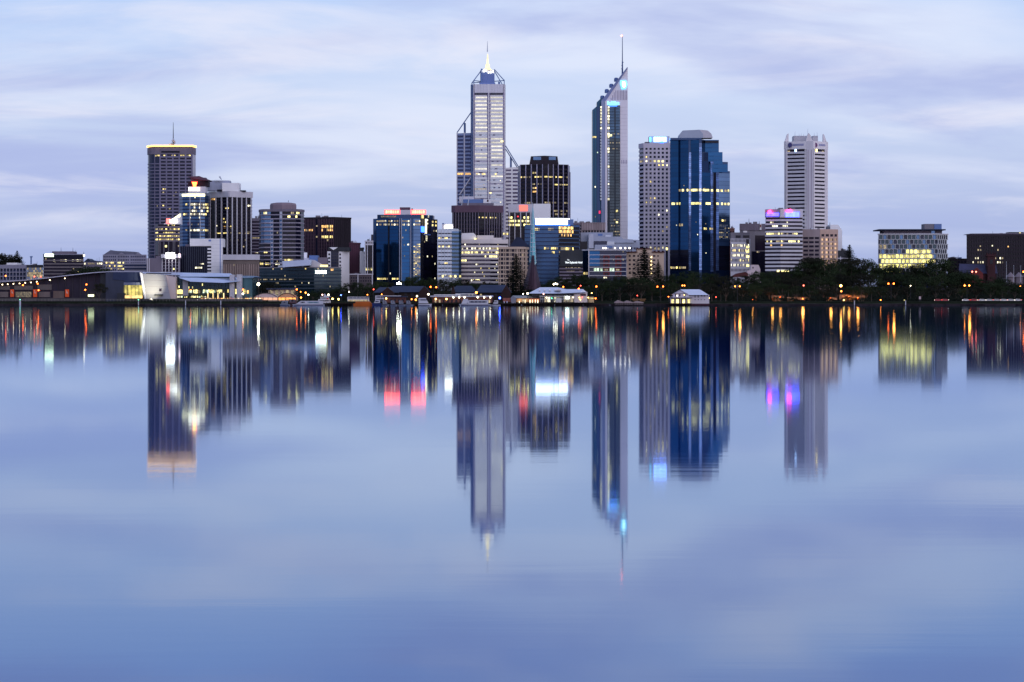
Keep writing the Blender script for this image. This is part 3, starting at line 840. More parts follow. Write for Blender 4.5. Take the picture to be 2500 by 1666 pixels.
for k in range(20):
    y = 414 + k * 9.2
    for c0, c1 in ((1235.5, 1248), (1252, 1265.5)):
        t.box('window_strip', c0, c1, y, y + 3.8, 6.6, 7, mat('violet_glass', (.10, .08, .15), .2))
for a, b_ in (((1234, 356, 6), (1266, 408, 6)), ((1234, 364, 7), (1262, 408, 7)), ((1246, 409, 7), (1246, 382, 7)), ((1248.5, 409, 8), (1248.5, 386, 8))):
    t.tube('strut', a, b_, .5, bluemetal)
t.lit(1, 600, 603, 1158, 1229, lit_d, 5, .5, .4)
# plum topped block
t = Thing('plum_topped_block', 'dark ribbed office with a deep plum parapet under the white spired tower', 'building', 1640, 1165)
t.body([(1104, 3), (1112, 0), (1170, -2), (1227, 5)], 503, gdark, 24)
t.ring('parapet', 502, 519, purple, .7)
for i, cc in ((0, [1108]), (1, lin(1113, 1168, 9)), (2, lin(1183, 1224, 8))):
    t.piers(i, 519, None, cc, 1.5, mauve, .6, 'fin')
t.lit(1, 529, 533, 1177 - 8, 1179 - 8, lit_y, 3, 1); t.lit(2, 529, 533, 1176, 1218, lit_y, 4.5, .6); t.lit(2, 566, 570, 1196, 1206, lit_d, 4, .9)
t.bands(1, 520, 600, 8, .3, brown, .2); t.bands(2, 520, 600, 8, .3, brown, .2)
t.box('plant_room', 1131, 1181, 487, 496, 6, 16, bluemetal); t.box('plant_room', 1180, 1198, 487, 496, 5, 14, white); t.box('vent', 1189, 1193, 488, 493, 4.8, 5, gdark); t.box('roof_deck', 1126, 1205, 496, 503, 5, 18, mauve); t.box('lift_house', 1121, 1157, 480, 497, 10, 18, lav)
for c in (1127, 1142):
    t.tube('mast', (c, 503, 5), (c + 3, 478, 5), .35, palemetal)
# dark bronze tower with tapering crown
t = Thing('bronze_tower', 'dark bronze tower with pale ribs and a tapered dark crown', 'tower', 1780, 1330)
t.body([(1265, 16), (1270, 8), (1327, 0), (1388, 8), (1391.5, 16)], 403, gdark, 22)
t.poly('crown', [(1292, 403), (1296, 382), (1330, 380.5), (1361, 382), (1364, 403)], 5, 26, brown)
t.box('crown_window', 1302, 1321, 383, 391, 4.6, 5, gslate); t.box('crown_window', 1340, 1357, 383, 391, 4.6, 5, gslate)
t.piers(1, 401, None, lin(1270.5, 1325, 5), 1.9, mat('rib_grey', (.34, .32, .43)), .7, 'rib'); t.piers(2, 401, None, lin(1338, 1387, 5), 1.9, MATS['rib_grey'], .7, 'rib'); t.piers(0, 418, None, [1266], 1.5, MATS['rib_grey'], .5, 'rib'); t.piers(3, 418, None, [1391], 1.2, MATS['rib_grey'], .5, 'rib')
for i in (1, 2):
    t.bands(i, 406, 560, 17, .45, brown, .25)
t.ring('parapet', 401, 404, brown, .4, [1, 2])
t.lit(1, 430.2, 433.6, 1271, 1326, lit_y, 3.4, .8, .28); t.lit(2, 430.2, 433.6, 1329, 1386, lit_y, 3.4, .7, .28); t.lit(1, 420, 424, 1300, 1311, lit_y, 5, .9, .28)
t.lit(2, 449, 452, 1352, 1386, lit_y, 3.4, .7, .28); t.lit(1, 448, 451, 1300, 1323, lit_d, 3.4, .7, .28); t.lit(1, 457, 461, 1300, 1311, lit_o, 6, 1, .28); t.lit(1, 466, 470, 1300, 1312, lit_o, 12, 1, .28)
t.lit(1, 493, 497, 1276, 1300, lit_d, 4.6, .8, .28); t.lit(2, 493, 497, 1329, 1386, lit_d, 4.6, .7, .28); t.lit(2, 513, 517, 1350, 1386, lit_d, 4.6, .7, .28); t.lit(2, 521, 525, 1350, 1386, lit_d, 4.6, .7, .28)
# office with salmon sign
t = Thing('salmon_signed_office', 'white-finned dark office with a glowing salmon-red square sign', 'building', 1660, 1290)
t.body([(1241, 0), (1297, 0), (1302, 0), (1344, 0)], 520, gdark, 24)
t.on('parapet', 0, None, None, 499, 518.5, lav, .8); t.on('white_wall', 2, None, None, 498, 536, white, .8); t.on('white_wall', 1, None, None, 499, None, lav, .5); t.box('roof_block', 1241, 1344, 500, 521, .1, 16, lav)
t.piers(0, 518, None, [1244, 1257, 1271, 1285, 1295], 2.2, lav, .9, 'fin'); t.piers(2, 536, None, lin(1306, 1342, 4), 2, lav, .6, 'fin')
t.bands(0, 520, 620, 11, .4, brown, .2)
t.on('square_sign', 0, 1268, 1288, 501.5, 515.5, emis('sign_salmon', (1, .10, .07), 2.6), .35, .82)
for y in (529, 537.5, 547):
    t.lit(0, y, y + 5, 1242, 1296, lit_b, 4.6, .97 if y > 530 else .25, .25)
t.lit(0, 527.5, 530.5, 1262, 1267, emis('lit_window_red', (1, .03, .05), 1.6), 5, 1, .25); t.lit(0, 569, 574, 1228, 1241, lit_y, 4, .9, .25)
# glass bell tower
t = Thing('glass_bell_tower', 'slender teal glass spire rising from curved copper sails by the jetty', 'tower', 1390, 1301)
zz = [(641, 9.2), (620, 8.2), (580, 6.2), (540, 4.2), (515, 2.6), (500, .9), (493, .35)]
n = 6; V = []
for y, r in zz:
    for i in range(n):
        a = math.pi / 6 + 2 * math.pi * i / n
        V.append((t.X(1301) + r * .278 * math.cos(a), 8 + r * .278 * math.sin(a), t.Z(y)))
FF = [(k * n + i, k * n + (i + 1) % n, (k + 1) * n + (i + 1) % n, (k + 1) * n + i) for k in range(len(zz) - 1) for i in range(n)]
t.add('glass_spire', V, FF + [tuple(range(n))[::-1]], glass('spire_teal', (.05, .22, .28), .15, .4))
for i in (3, 4, 5):
    a = math.pi / 6 + 2 * math.pi * i / n
    parts = []
    for k in range(len(zz) - 1):
        A, B_ = V[k * n + i], V[(k + 1) * n + i]
        parts.append(tube(A, B_, .14, .12, 5))
    v, f = join(parts); t.add('spire_edge', v, f, palemetal)
t.tube('spire_tip', (1301, 515, 8), (1301, 478, 8), .5, darkmetal, .08)
for k in range(9):
    y = 636 - k * 11
    t.box('glass_ring', 1301 - 8.6 + k * .62, 1301 + 8.6 - k * .62, y, y + .8, 5.4, 5.6, palemetal)
t.mesh('glass_tail', [(1296, 640, 5.2), (1311, 640, 5.2), (1301, 656, 4.4)], [(0, 1, 2)], glass('spire_tail', (.2, .38, .42), .2))
cop_ = mat('copper_sail', (.07, .042, .065), .5, .2, noise=.3, nscale=.3)
for sgn, top, bot in ((-1, 1297, 1273), (1, 1305, 1323)):
    V = []; m_ = 10
    for k in range(m_ + 1):
        u = k / m_
        y = 624 + (708 - 624) * u
        edge = top + (bot - top) * (u ** 1.25)
        for q, (c, d) in enumerate(((edge, 8 + 4 * u), ((edge + 1301) / 2, 3 - 1.5 * u), (1301 - sgn * 1.5, 2.2 - 2 * u))):
            V.append((t.X(c, d), d, t.Z(y, d)))
    FF = [(k * 3 + q, k * 3 + q + 1, (k + 1) * 3 + q + 1, (k + 1) * 3 + q) for k in range(m_) for q in range(2)]
    o = t.add('copper_sail', V, FF, cop_); so = o.modifiers.new('solid', 'SOLIDIFY'); so.thickness = .5
# cream banded block
t = Thing('cream_banded_block', 'cream banded office with many lit floors left of the bell tower', 'building', 1560, 1180)
t.body([(1124.5, 0), (1198, -1), (1240, 4)], 590, gpurple, 22)
for i in (0, 1):
    t.on('parapet', i, None, None, 585, 595, cream, .5, 0, .15)
    t.bands(i, 595, 692, 10, .52, cream, .5)
t.poly('roof_block', [(1126, 586), (1127, 570), (1156, 569), (1163, 576), (1163, 586)], 3, 16, white); t.box('roof_block', 1165, 1205, 575, 586, 4, 16, cream); t.box('roof_block', 1203, 1225, 581, 586, 5, 15, cream)
t.panes(0, 595, 692, 10, cols(1125, 1197, 9, .9), mat('grey_violet_glass', (.15, .12, .18), .25), .45, off=-.0)
for k in range(10):
    y = 595.2 + 9.7 * k
    if k in (1, 2, 3): t.lit(0, y, y + 4.4, 1127 if k != 3 else 1176, 1198, lit_b if k > 1 else lit_w, 4, .72, .1); t.lit(1, y, y + 4.4, 1198, 1218, lit_b, 4, .9, .1)
    elif k == 4: t.lit(0, y, y + 4.4, 1125, 1139, lit_b, 4, .9, .1)
    else: t.scatter(0, y, y + 9.7, 1, 1126, 1196, 18, 2, [lit_y, lit_w, lit_d], .45); t.scatter(1, y, y + 9.7, 1, 1199, 1218, 5, 1, [lit_d, lit_w], .45)
t.lit(0, 681, 684, 1154, 1174, lit_b, 3.5, .9, .1); t.box('roof_light', 1158, 1163, 582, 587, 1, 2, lit_b)
# tan grid block with dark pyramid roof
t = Thing('tan_grid_block', 'tan block of deep square windows with rounded corner beside the bell tower', 'building', 1510, 1250)
t.body([(1217, 0), (1262, 0), (1272, 1), (1281, 5), (1288, 12)], 606, gdark, 18)
t.ring('cornice', 603, 608.5, tan, 1.0)
NW = 8
for i in range(4):
    t.bands(i, 608, 692, NW, .30, tan, .5)
t.piers(0, 608, None, [1217.6, 1221.5, 1230, 1234.5, 1243.5, 1247.5, 1257.2, 1261.5], 1.9, tan, .56)
for i in (1, 2, 3):
    t.piers(i, 608, None, [t.pp[i] + 1.2, (t.pp[i] + t.pp[i + 1]) / 2], 1.9, tan, .56)
t.panes(0, 608, 692, NW, [(1223, 1229), (1236, 1242.5), (1249, 1256)], gpurple, .6, off=.02)
t.lit(2, 620, 626, 1273, 1280, lit_b, 4, 1, .1)
# dark hip roof behind
t.poly('hip_roof', [(1243, 603), (1257, 584), (1259, 580), (1271, 580), (1287, 597), (1287, 603)], 4, 20, mat('navy_roof', (.018, .026, .06), .5))
# glass office with blazing white billboard
t = Thing('billboard_glass_office', 'slate blue glass office topped by a blazing white billboard', 'building', 1590, 1345)
t.body([(1281, 2), (1363, 0), (1415, 12)], 549, gslate, 18)
t.on('board', 0, 1308, 1352, 533.5, 548.5, emis('board_white', (.72, .84, 1), 5.5), .8, .2); t.on('board', 0, 1353, 1363, 533.5, 548.5, MATS['board_white'], .8, .2); t.on('board', 1, 1363.5, 1389, 533.5, 548.5, MATS['board_white'], .8, .2)
t.on('board_edge', 0, 1308, 1363, 548.6, 550.4, MATS['sign_blue'], .9, .2); t.on('board_edge', 1, 1363.5, 1389, 548.6, 550.4, MATS['sign_blue'], .9, .2)
t.box('roof_block', 1300, 1400, 536, 550, 4, 16, bluemetal)
t.bands(0, 552, 690, 14, .2, gnavy, .25); t.bands(1, 552, 690, 14, .3, darkmetal, .25); t.panes(1, 552, 690, 14, [(1364, 1414)], gdark, .7)
t.lit(0, 557, 563, 1297, 1318, lit_y, 4, .85, .1); t.lit(0, 557, 563, 1338, 1352, lit_d, 4, .9, .1); t.lit(1, 553, 560, 1364, 1399, lit_o, 3.2, 1, .28, 1, lit_y); t.lit(1, 562, 569, 1364, 1399, lit_o, 3.2, 1, .28, 1); t.lit(1, 571, 577, 1370, 1398, lit_o, 3.2, .7, .28)
t.lit(0, 604, 610.5, 1328, 1362, lit_y, 4, .95, .1); t.lit(1, 604, 610.5, 1364, 1408, lit_y, 4, .8, .28); t.lit(0, 614, 619, 1347, 1358, lit_y, 4, .8, .1); t.lit(1, 614, 618, 1364, 1375, lit_d, 4, .6, .28)
t = Thing('dark_grey_slab', 'dark grey slab behind the billboard glass office', 'building', 1650, 1406)
t.body([(1394, 4), (1400, 0), (1416, 0)], 545, brown, 14); t.bands(1, 546, 640, 11, .45, midgrey, .3); t.ring('parapet', 544, 549, mauve, .4)
# esplanade hotel
t = Thing('esplanade_hotel', 'dark hotel with white rooftop lettering behind the foreshore palms', 'building', 1500, 1395)
t.body([(1366, 0), (1423, 0)], 648, brown, 20)
t.box('roof_parapet', 1366, 1423, 646, 650, -.5, 4, darkmetal); t.panes(0, 652, 700, 6, cols(1368, 1421, 9, .6), gdark, .5); t.bands(0, 650, 698, 6, .4, mauve, .3); t.lit(0, 653, 656, 1378, 1420, lit_d, 3, .5)
t.box('roof_block', 1368, 1423, 612, 648, 4, 18, darkmetal); t.lit(0, 662, 665, 1382, 1420, lit_d, 3, .4)
LETTERS = []
def lettering(th, txt, px, py, hpx, m, d, width=None, bold=0.0):
    cu = bpy.data.curves.new('lettering', 'FONT'); cu.body = txt; cu.extrude = .08; cu.offset = bold; cu.align_x = 'LEFT'
    o = bpy.data.objects.new('lettering_tmp', cu); COL.objects.link(o)
    bpy.context.view_layer.update()
    me = bpy.data.meshes.new_from_object(o.evaluated_get(bpy.context.evaluated_depsgraph_get()))
    bpy.data.objects.remove(o)
    xs = [q.co.x for q in me.vertices]; ys = [q.co.y for q in me.vertices]
    h = hpx * th.D / F; sy = h / (max(ys) - min(ys)); sx_ = sy if width is None else (width * th.D / F) / (max(xs) - min(xs))
    me.transform(Matrix.Diagonal((sx_, sy, 1, 1)) @ Matrix.Translation((-min(xs), -min(ys), 0)))
    me.transform(Matrix.Rotation(R(90), 4, 'X'))
    me.materials.clear(); me.materials.append(m)
    return link('lettering', me, th.root, (th.X(px, d), d, th.Z(py, d)))
lw = emis('letter_white', (.85, .92, 1), 2.0)
lettering(t, 'New Esplanade Hotel', 1380.5, 645, 6.5, lw, -.6, 41, .01); lettering(t, 'The', 1385, 636.5, 3, lw, -.6, 5)
# ================================================================ centre right
t = Thing('slant_roofed_tower', 'white tower with a steep slanted roof, mast and blue glowing signs', 'tower', 1800, 1490)
pw = mat('panel_pink_white', (.80, .75, .81), noise=.07)
# main wedge
t.poly('wall', [(1469, 640), (1469, 247), (1531, 165), (1532.5, 165), (1532.5, 640)], 2, 26, pw)
t.poly('corner_strip', [(1468, 640), (1468, 247), (1480, 247), (1480, 640)], .4, 2, mat('corner_blue', (.28, .32, .48), noise=.08)); t.box('corner_pier', 1477.5, 1482.5, 247, 640, -.2, .4, pw)
t.poly('roof_edge', [(1468, 247.5), (1471, 243), (1519, 180), (1531, 164.5), (1532.5, 164.5), (1532.5, 167), (1478, 248)], .8, 25, mat('roof_edge_blue', (.22, .26, .46)))
t.poly('glass_wing', [(1446, 640), (1446, 269), (1457, 260), (1457, 250), (1469.5, 238), (1469.5, 640)], 8, 30, glass('wing_teal_glass', (.010, .042, .085), .1, .8, noise=.2, nscale=.06))
for c in (1446.2, 1451, 1457, 1463):
    t.box('mullion', c - .3, c + .3, 270 if c < 1457 else 252, 640, 7.7, 8, gdark)
t.box('dark_bay', 1457.4, 1465.5, 262, 640, 7.5, 8, gblued)
for (c, y) in ((1472, 232), (1483, 216), (1494, 203), (1506, 188)):
    v, f = lathe([(1.9, 0), (1.9, 2.6), (1.2, 3.4)], 10)
    t.add('roof_drum', [(t.X(c) + p[0], 12 + p[1], t.Z(y + 8) + p[2]) for p in v], f, bluemetal)
t.box('glass_bay', 1483, 1514, 258, 640, 1.4, 2, mat('bay_frame', (.03, .04, .06), .3))
NR = 44; pr = (578 - 260) / NR
for k in range(NR):
    y = 260 + k * pr
    gm = glass('bay_glass', (.022, .036, .05), .14, .6, noise=.3) if k > 10 else glass('bay_glass_upper', (.028, .06, .11), .14, .7, noise=.3)
    t.box('glass_panel', 1488.5, 1500, y, y + pr * .82, 1.1, 1.4, gm); t.box('glass_panel', 1503, 1513.6, y, y + pr * .82, 1.1, 1.4, gm)
    if k < 32:
        mm = lit_w if rnd.random() < max(.1, .9 - k * .05) else gpale
        t.box('edge_window', 1483.6, 1487.8, y, y + pr * .7, 1.0, 1.4, mm); t.box('edge_window', 1465.8, 1469.4, y, y + pr * .7, .2, 1, mm if k < 8 else gpale)
for k in (9, 12, 14, 38, 40, 42, 43):
    for c0, c1 in cols(1489, 1513.5, 8, .7):
        if rnd.random() < .5: t.box('lit_window', c0, c1, 261 + k * pr, 261 + k * pr + 2.6, .95, 1.08, lit_d)
t.box('lit_window', 1484, 1494, 328.5, 333, .8, 1.0, lit_b); t.box('lit_window', 1504, 1508.5, 513, 518, .8, 1.0, lit_b); t.box('lit_window', 1504, 1508.5, 541, 545, .8, 1.0, lit_b); t.box('lit_window', 1484.5, 1487, 448, 451.5, .8, 1.0, lit_w)
t.box('lit_window', 1446.5, 1456, 333, 337, 7.4, 7.7, lit_y); t.box('lit_window', 1462, 1466, 515, 522, 7, 7.4, emis('lit_magenta', (1, .02, .12), 1.3))
for _ in range(3):
    y = rnd.uniform(345, 540); c = rnd.uniform(1447, 1462); t.box('lit_window', c, c + 2.4, y, y + 3.4, 7.2, 7.65, rnd.choice((lit_w, lit_d, lit_g)))
for k, c in enumerate(lin(1492, 1530, 11)):
    t.box('vent_slot', c - .7, c + .7, max(221, 240 - k * 7), 244.5, 1.8, 2, mat('slot_violet', (.30, .27, .36)))
for c in (1518, 1522, 1526, 1530):
    t.box('vent_slot', c - .7, c + .7, 391, 400, 1.8, 2, MATS['slot_violet'])
for k in range(36):
    t.box('panel_joint', 1514.5, 1532, 262 + k * 9, 262.5 + k * 9, 1.9, 2, lav)
cy1 = emis('sign_cyan', (.12, .62, 1), 3.2, .3, .5); cy2 = emis('sign_ice', (.5, .95, 1), 5)
t.poly('blue_logo', [(1515, 197), (1529, 197), (1531, 207), (1527, 217), (1518, 218), (1515, 207)], 1.2, 2, cy1); t.poly('logo_core', [(1519, 200), (1526, 199), (1527, 211), (1523, 215), (1519, 210)], .9, 1.2, cy2)
lettering(t, 'BankWest', 1482.5, 256, 8, cy1, 1.6, 29, .02)
t.box('blue_canopy', 1486, 1506, 257.6, 260, .6, 1.4, MATS['sign_blue'])
t.tube('mast', (1519.5, 182, 12), (1519.5, 150, 12), .75, mat('mast_blue', (.03, .07, .2), .5, .3), .5); t.tube('mast', (1519.5, 150, 12), (1519.5, 86, 12), .42, MATS['mast_blue'], .22)
for a, b_ in ((-3, 168), (3, 152), (-2.5, 160)):
    t.tube('mast_arm', (1519.5, b_ + 2, 12), (1519.5 + a, b_, 12), .25, MATS['mast_blue'])
v, f = lathe([(.1, -.8), (.75, -.3), (.75, .4), (.1, .8)], 8)
t.add('mast_light', [(t.X(1519.5) + p[0], 12 + p[1], t.Z(83.5) + p[2]) for p in v], f, emis('red_beacon', (1, .16, .10), 12))
# pink ribbed concrete block
t = Thing('pink_ribbed_block', 'pinkish ribbed concrete block at the foot of the slant-roofed tower', 'building', 1690, 1440)
t.body([(1398, 6), (1420, 0), (1478, 0)], 545, mat('pink_concrete', (.33, .26, .27)), 20)
t.ring('parapet', 543.5, 546, MATS['pink_concrete'], .5); t.piers(1, 546, 562, lin(1422, 1477, 10), 2.6, mat('pink_rib', (.42, .33, .34)), .6, 'rib'); t.panes(1, 562, 569, 1, cols(1421, 1477, 8, .7), gdark, .8); t.panes(0, 548, 600, 7, [(1399, 1419)], gdark, .5); t.panes(1, 572, 620, 5, cols(1421, 1477, 8, .7), gdark, .5)
# stepped lavender complex
t = Thing('stepped_white_complex', 'stepped pale blue-grey complex with rooftop plant behind the red-panelled office', 'building', 1610, 1490)
bl = mat('cool_grey_cladding', (.34, .37, .47), noise=.12)
t.body([(1415, 0), (1438, 0), (1451, 0), (1520, 0), (1562, 0)], 592, bl, 20)
t.box('upper_storey', 1418, 1496, 568, 593, 4, 16, bl); t.poly('upper_storey', [(1449, 578), (1515, 578), (1522, 584), (1545, 585), (1548, 593), (1449, 593)], -1, 10, bl); t.box('stair_tower', 1437, 1449, 572, 612, -2.5, 3, mat('cool_white', (.48, .50, .60)))
t.box('dark_slot', 1450, 1484, 589, 598, -1.3, -.9, gnavy); t.box('dark_slot', 1460, 1471, 571, 576, 3.6, 4, bluemetal); t.box('roof_block', 1452, 1514, 598, 612, -2, 2, bl); t.box('roof_block', 1521, 1561, 586, 612, .5, 12, bl); t.box('dark_slot', 1542, 1553, 589, 594, .1, .5, gnavy); t.box('roof_plant', 1482, 1500, 590, 598, -2, 1, palemetal); t.box('roof_plant', 1478, 1492, 575, 578, 2, 6, palemetal); t.box('dark_slot', 1482, 1495, 601, 606, -2.3, -2, bluemetal); t.box('dark_slot', 1416, 1434, 590, 612, -.3, 0, gdark)
t.panes(3, 602, 640, 4, cols(1524, 1560, 5, .6), gnavy, .5)
# blue office with red panels
t = Thing('red_panelled_office', 'low blue glass office with two dark red panel columns and rooftop lights', 'building', 1530, 1478)
t.body([(1422, 5), (1436.5, 0), (1464, 0), (1528.5, 0)], 611, gnavy, 22)
t.on('glass_wall', 0, None, None, 613, 668, gblue, .2); t.on('glass_wall', 1, 1439, 1464, 614, 650, gblue, .2); t.piers(1, 609, None, [1437.5], 2.2, lav, .8, 'column'); t.ring('parapet', 609.5, 612, lav, .6)
for k in range(6):
    y = 622 + k * 10.1
    t.on('floor_edge', 1, 1439, 1464, y, y + 1.5, lav, .5); t.on('floor_edge', 2, None, None, y, y + 1.5, lav, .5)
for c in (1480.5, 1509.5):
    t.on('red_panel', 2, c - 7.5, c + 7.5, 623, 676, mat('dark_red_panel', (.13, .025, .03)), .4)
    t.panes(2, 624, 674, 5, [(c - 4.5, c + 4.5)], gpurple, .45, off=.42)
for c0, c1 in ((1449, 1463),):
    t.lit(1, 655, 663, c0, c1, lit_g, 7, 1, .25)
for c0, c1 in ((1464.5, 1472), (1488, 1500)):
    t.lit(2, 655, 663, c0, c1, lit_g, 6, 1, .25)
t.lit(2, 657, 661, 1475, 1485, lit_w, 10, 1, .6); t.lit(2, 657, 661, 1503, 1513, lit_w, 10, 1, .6); t.lit(0, 665, 671, 1424, 1436, lit_y, 6, 1, .25); t.scatter(2, 612, 660, 5, 1466, 1527, 16, 4, [lit_d])
rl = emis('rooftop_lamp', (1, .86, .72), 7)
for c in (1473, 1479, 1501.5, 1515, 1526.5, 1537):
    t.box('rooftop_light', c - 1.7, c + 1.7, 604.5, 608, 1, 2, rl)
t.box('roof_terrace', 1466, 1540, 607.8, 611, .8, 12, midgrey)
t.lit(2, 676.5, 680, 1469, 1482, lit_w, 4, .7, .25)
# tan hotel
t = Thing('tan_hotel', 'warm tan hotel with small windows behind two Norfolk pines', 'building', 1545, 1575)
t.body([(1529.5, 0), (1555, 0), (1592, 0), (1621, 3)], 616, tan, 20)
t.box('upper_storey', 1555, 1592, 608, 617, 1, 12, tan); t.ring('roof_edge', 614.5, 617, mat('dark_red_tile', (.09, .03, .03)), 1, [0, 2]); t.box('roof_edge', 1553.5, 1593.5, 606.5, 608.5, 0, 13, MATS['dark_red_tile'])
t.panes(0, 620, 672, 5, [(1535, 1540), (1545, 1551)], gpurple, .45, proud=.12); t.panes(1, 620, 672, 5, [(1556, 1560), (1565, 1570), (1577, 1582)], gpurple, .45, proud=.12); t.panes(2, 620, 672, 5, [(1594, 1600), (1605, 1608)], gpurple, .4, proud=.12)
for y in (626, 637, 645, 655, 665):
    t.on('wall_light', 1, 1588.5, 1591.5, y, y + 4, emis('wall_lamp', (1, .78, .36), 5), .4)
t.antenna(1541.5, 600, 617); t.antenna(1553, 603, 617)
# white square-windowed tower
t = Thing('square_windowed_tower', 'white tower of small square windows with a glowing blue-white roof sign', 'tower', 1700, 1600)
wt = mat('white_violet_concrete', (.50, .46, .54), noise=.1)
t.body([(1561, 9), (1571.5, 0), (1636, 0)], 352, gdark, 28)
t.ring('parapet', 350, 361.5, wt, .7)
N = 25; p_ = 10.05
t.bands(1, 361, 361 + N * p_, N, .46, wt, .7); t.bands(0, 361, 361 + N * p_, N, .46, wt, .6)
t.piers(1, 361, None, [1573.3] + lin(1583.2, 1633, 6), 4.6, wt, .8)
t.panes(1, 361, 361 + N * p_, N, [(1575.6, 1580.9)] + [(c - 7.6, c - 2.4) for c in lin(1593.2, 1633, 5)], gnavy, .54, off=.02)
t.panes(0, 361, 361 + N * p_, N, [(1561.4, 1571)], gnavy, .54, off=.02)
for k, a in ((4, (1582, 1632)),):
    t.lit(1, 391.5, 396.5, 1584, 1623, lit_b, 9.9, 1, .1, .55); t.lit(0, 391.5, 396.5, 1563, 1571, lit_d, 4, 1, .1)
t.lit(1, 401.5, 405.5, 1604, 1623, lit_y, 9.9, 1, .1, .4)
for _ in range(16):
    k = rnd.randrange(1, N); c = rnd.choice([1578] + [q - 5 for q in lin(1593.2, 1633, 5)])
    t.on('lit_window', 1, c - 1.6, c + 2, 361.6 + k * p_, 365.8 + k * p_, rnd.choice((lit_y, lit_w, lit_d)), .05, .1)
t.lit(1, 605, 610, 1595, 1612, lit_o, 9, 1, .82, .5); t.lit(1, 605, 611, 1625, 1631, lit_b, 6, 1, .82)
t.box('roof_box', 1585.5, 1634.5, 333, 351, 5, 18, mat('pale_blue_panel', (.50, .56, .72))); t.box('roof_sign', 1596, 1627, 335, 346.5, 4.4, 5, emis('sign_icewhite', (.20, .36, 1), 6, .4, .4)); t.box('roof_sign', 1585.8, 1590, 335, 346, 4.3, 5, cy1); t.box('sign_foot', 1612, 1620, 345.5, 349.5, 3.9, 4.3, MATS['sign_blue'])
# blue stepped tower
t = Thing('blue_stepped_tower', 'dark blue glass tower stepping down on its right with a pale crown', 'tower', 1600, 1710)
fold = [(1636, 8), (1656.5, 4), (1657.5, 6), (1681, 2), (1686.5, 3), (1707, 0), (1713, 0), (1734, 5), (1741, 7), (1748, 6), (1754, 8), (1782, 12)]
t.body([(p, d) for p, d in fold], 416, gblued, 20)
def tier(pts, y0, y1, m):
    rg = [(t.X(p, d), d) for p, d in pts] + [(t.X(pts[-1][0], 30), 30), (t.X(pts[0][0], 30), 30)]
    n = len(rg)
    t.add('upper_tier', [(x, y, z) for z in (t.Z(y1), t.Z(y0)) for x, y in rg], [tuple(range(n))[::-1], tuple(range(n, 2 * n))] + [(i, (i + 1) % n, n + (i + 1) % n, n + i) for i in range(n)], m)
tier(fold[:7] + [(1734, 6), (1777, 14)], 393, 416.2, gblued); tier(fold[:7] + [(1730, 8), (1764, 15)], 371, 393.2, gblued); tier(fold[:7] + [(1722, 10), (1755, 16)], 340, 371.2, gblued)
NF = 32; pf = (660 - 342) / NF
for k in range(NF):
    y = 342 + k * pf
    low = k >= 27
    for i, mm in ((0, gblue), (2, gblue), (4, gblue)):
        t.on('glass_panel', i, t.pp[i] + .2, t.pp[i + 1] - .2, y, y + pf * .93, (gdark if low and i < 3 else mm), .12, .02)
    if y > 416:
        for i, mm in ((6, gblue), (10, gslate)):
            t.on('glass_panel', i, t.pp[i] + .2, t.pp[i + 1] - .2, y, y + pf * .93, gdark if k >= 26 and i == 10 else mm, .12, .02)
        t.on('dark_reveal', 8, None, None, y, y + pf, gdark, .1)
    else:
        x1 = 1755 if y < 371 else (1764 if y < 393 else 1777)
        d0 = 10 if y < 371 else (8 if y < 393 else 6)
        t.box('glass_panel', 1716 if y < 371 else 1714, x1, y, y + pf * .93, d0 - .4, d0 - .1, gblue)
for i, y0 in ((3, 372), (5, 350), (7, 394), (9, 416)):
    nn = int((664 - y0) / 5)
    for k in range(nn):
        t.on('strip_window', i, None, None, y0 + k * 5, y0 + k * 5 + 4.4, gstrip, .3, .1)
t.box('parapet', 1636.5, 1713, 337, 342, 1, 12, gblued); t.box('dark_vent', 1722, 1755, 344, 349, 7.4, 9.7, gdark)
for y, segs in ((461.5, ((2, 1658, 1681), (3, 1681, 1686), (4, 1688, 1707), (5, 1707, 1712), (6, 1715, 1734), (7, 1735, 1740), (9, 1748, 1754), (10, 1756, 1780))), (494, ((0, 1640, 1656), (2, 1658, 1662), (4, 1688, 1707), (5, 1707, 1712), (6, 1718, 1734), (7, 1735, 1740), (9, 1748, 1754), (10, 1760, 1780)))):
    for i, a, b_ in segs:
        t.lit(i, y, y + 5.6, a, b_, lit_b, 4, .88, .42, .9)
t.lit(10, 535, 540, 1761, 1772, lit_y, 5, 1, .3); t.lit(6, 556, 561, 1717, 1725, lit_y, 4, 1, .3); t.lit(6, 556, 561, 1732, 1734, lit_y, 4, 1, .3); t.lit(7, 556, 561, 1735, 1740, lit_y, 4, 1, .42); t.lit(2, 546, 552, 1658, 1668, lit_d, 4, .9, .3)
for k in range(10):
    t.lit(10, 548 + k * 3.6, 550.5 + k * 3.6, 1755, 1781, lit_d if k % 3 == 2 else gpale, 4, .5 + .03 * k, .3)  # warm reflection in the glass put in as pale and glowing panes
for _ in range(9):
    i = rnd.choice((0, 2, 4, 6, 10)); c = rnd.uniform(t.pp[i] + 1, t.pp[i + 1] - 4); y = rnd.uniform(420, 640); t.on('lit_window', i, c, c + 1.8, y, y + 2.6, rnd.choice((lit_w, lit_d)), .05, .3)
t.lit(0, 651, 656, 1637, 1655, lit_y, 4, .7, .3); t.lit(2, 651, 656, 1658, 1675, lit_y, 4, .6, .3)
t.poly('crown', [(1657, 337), (1659, 329), (1667, 319), (1708, 317), (1716, 327), (1717, 337)], 3, 16, mat('crown_pale', (.38, .43, .54), noise=.08)); t.poly('crown', [(1716.5, 337), (1708, 317), (1728, 319), (1737, 327), (1740, 337)], 3.4, 16.2, lav)
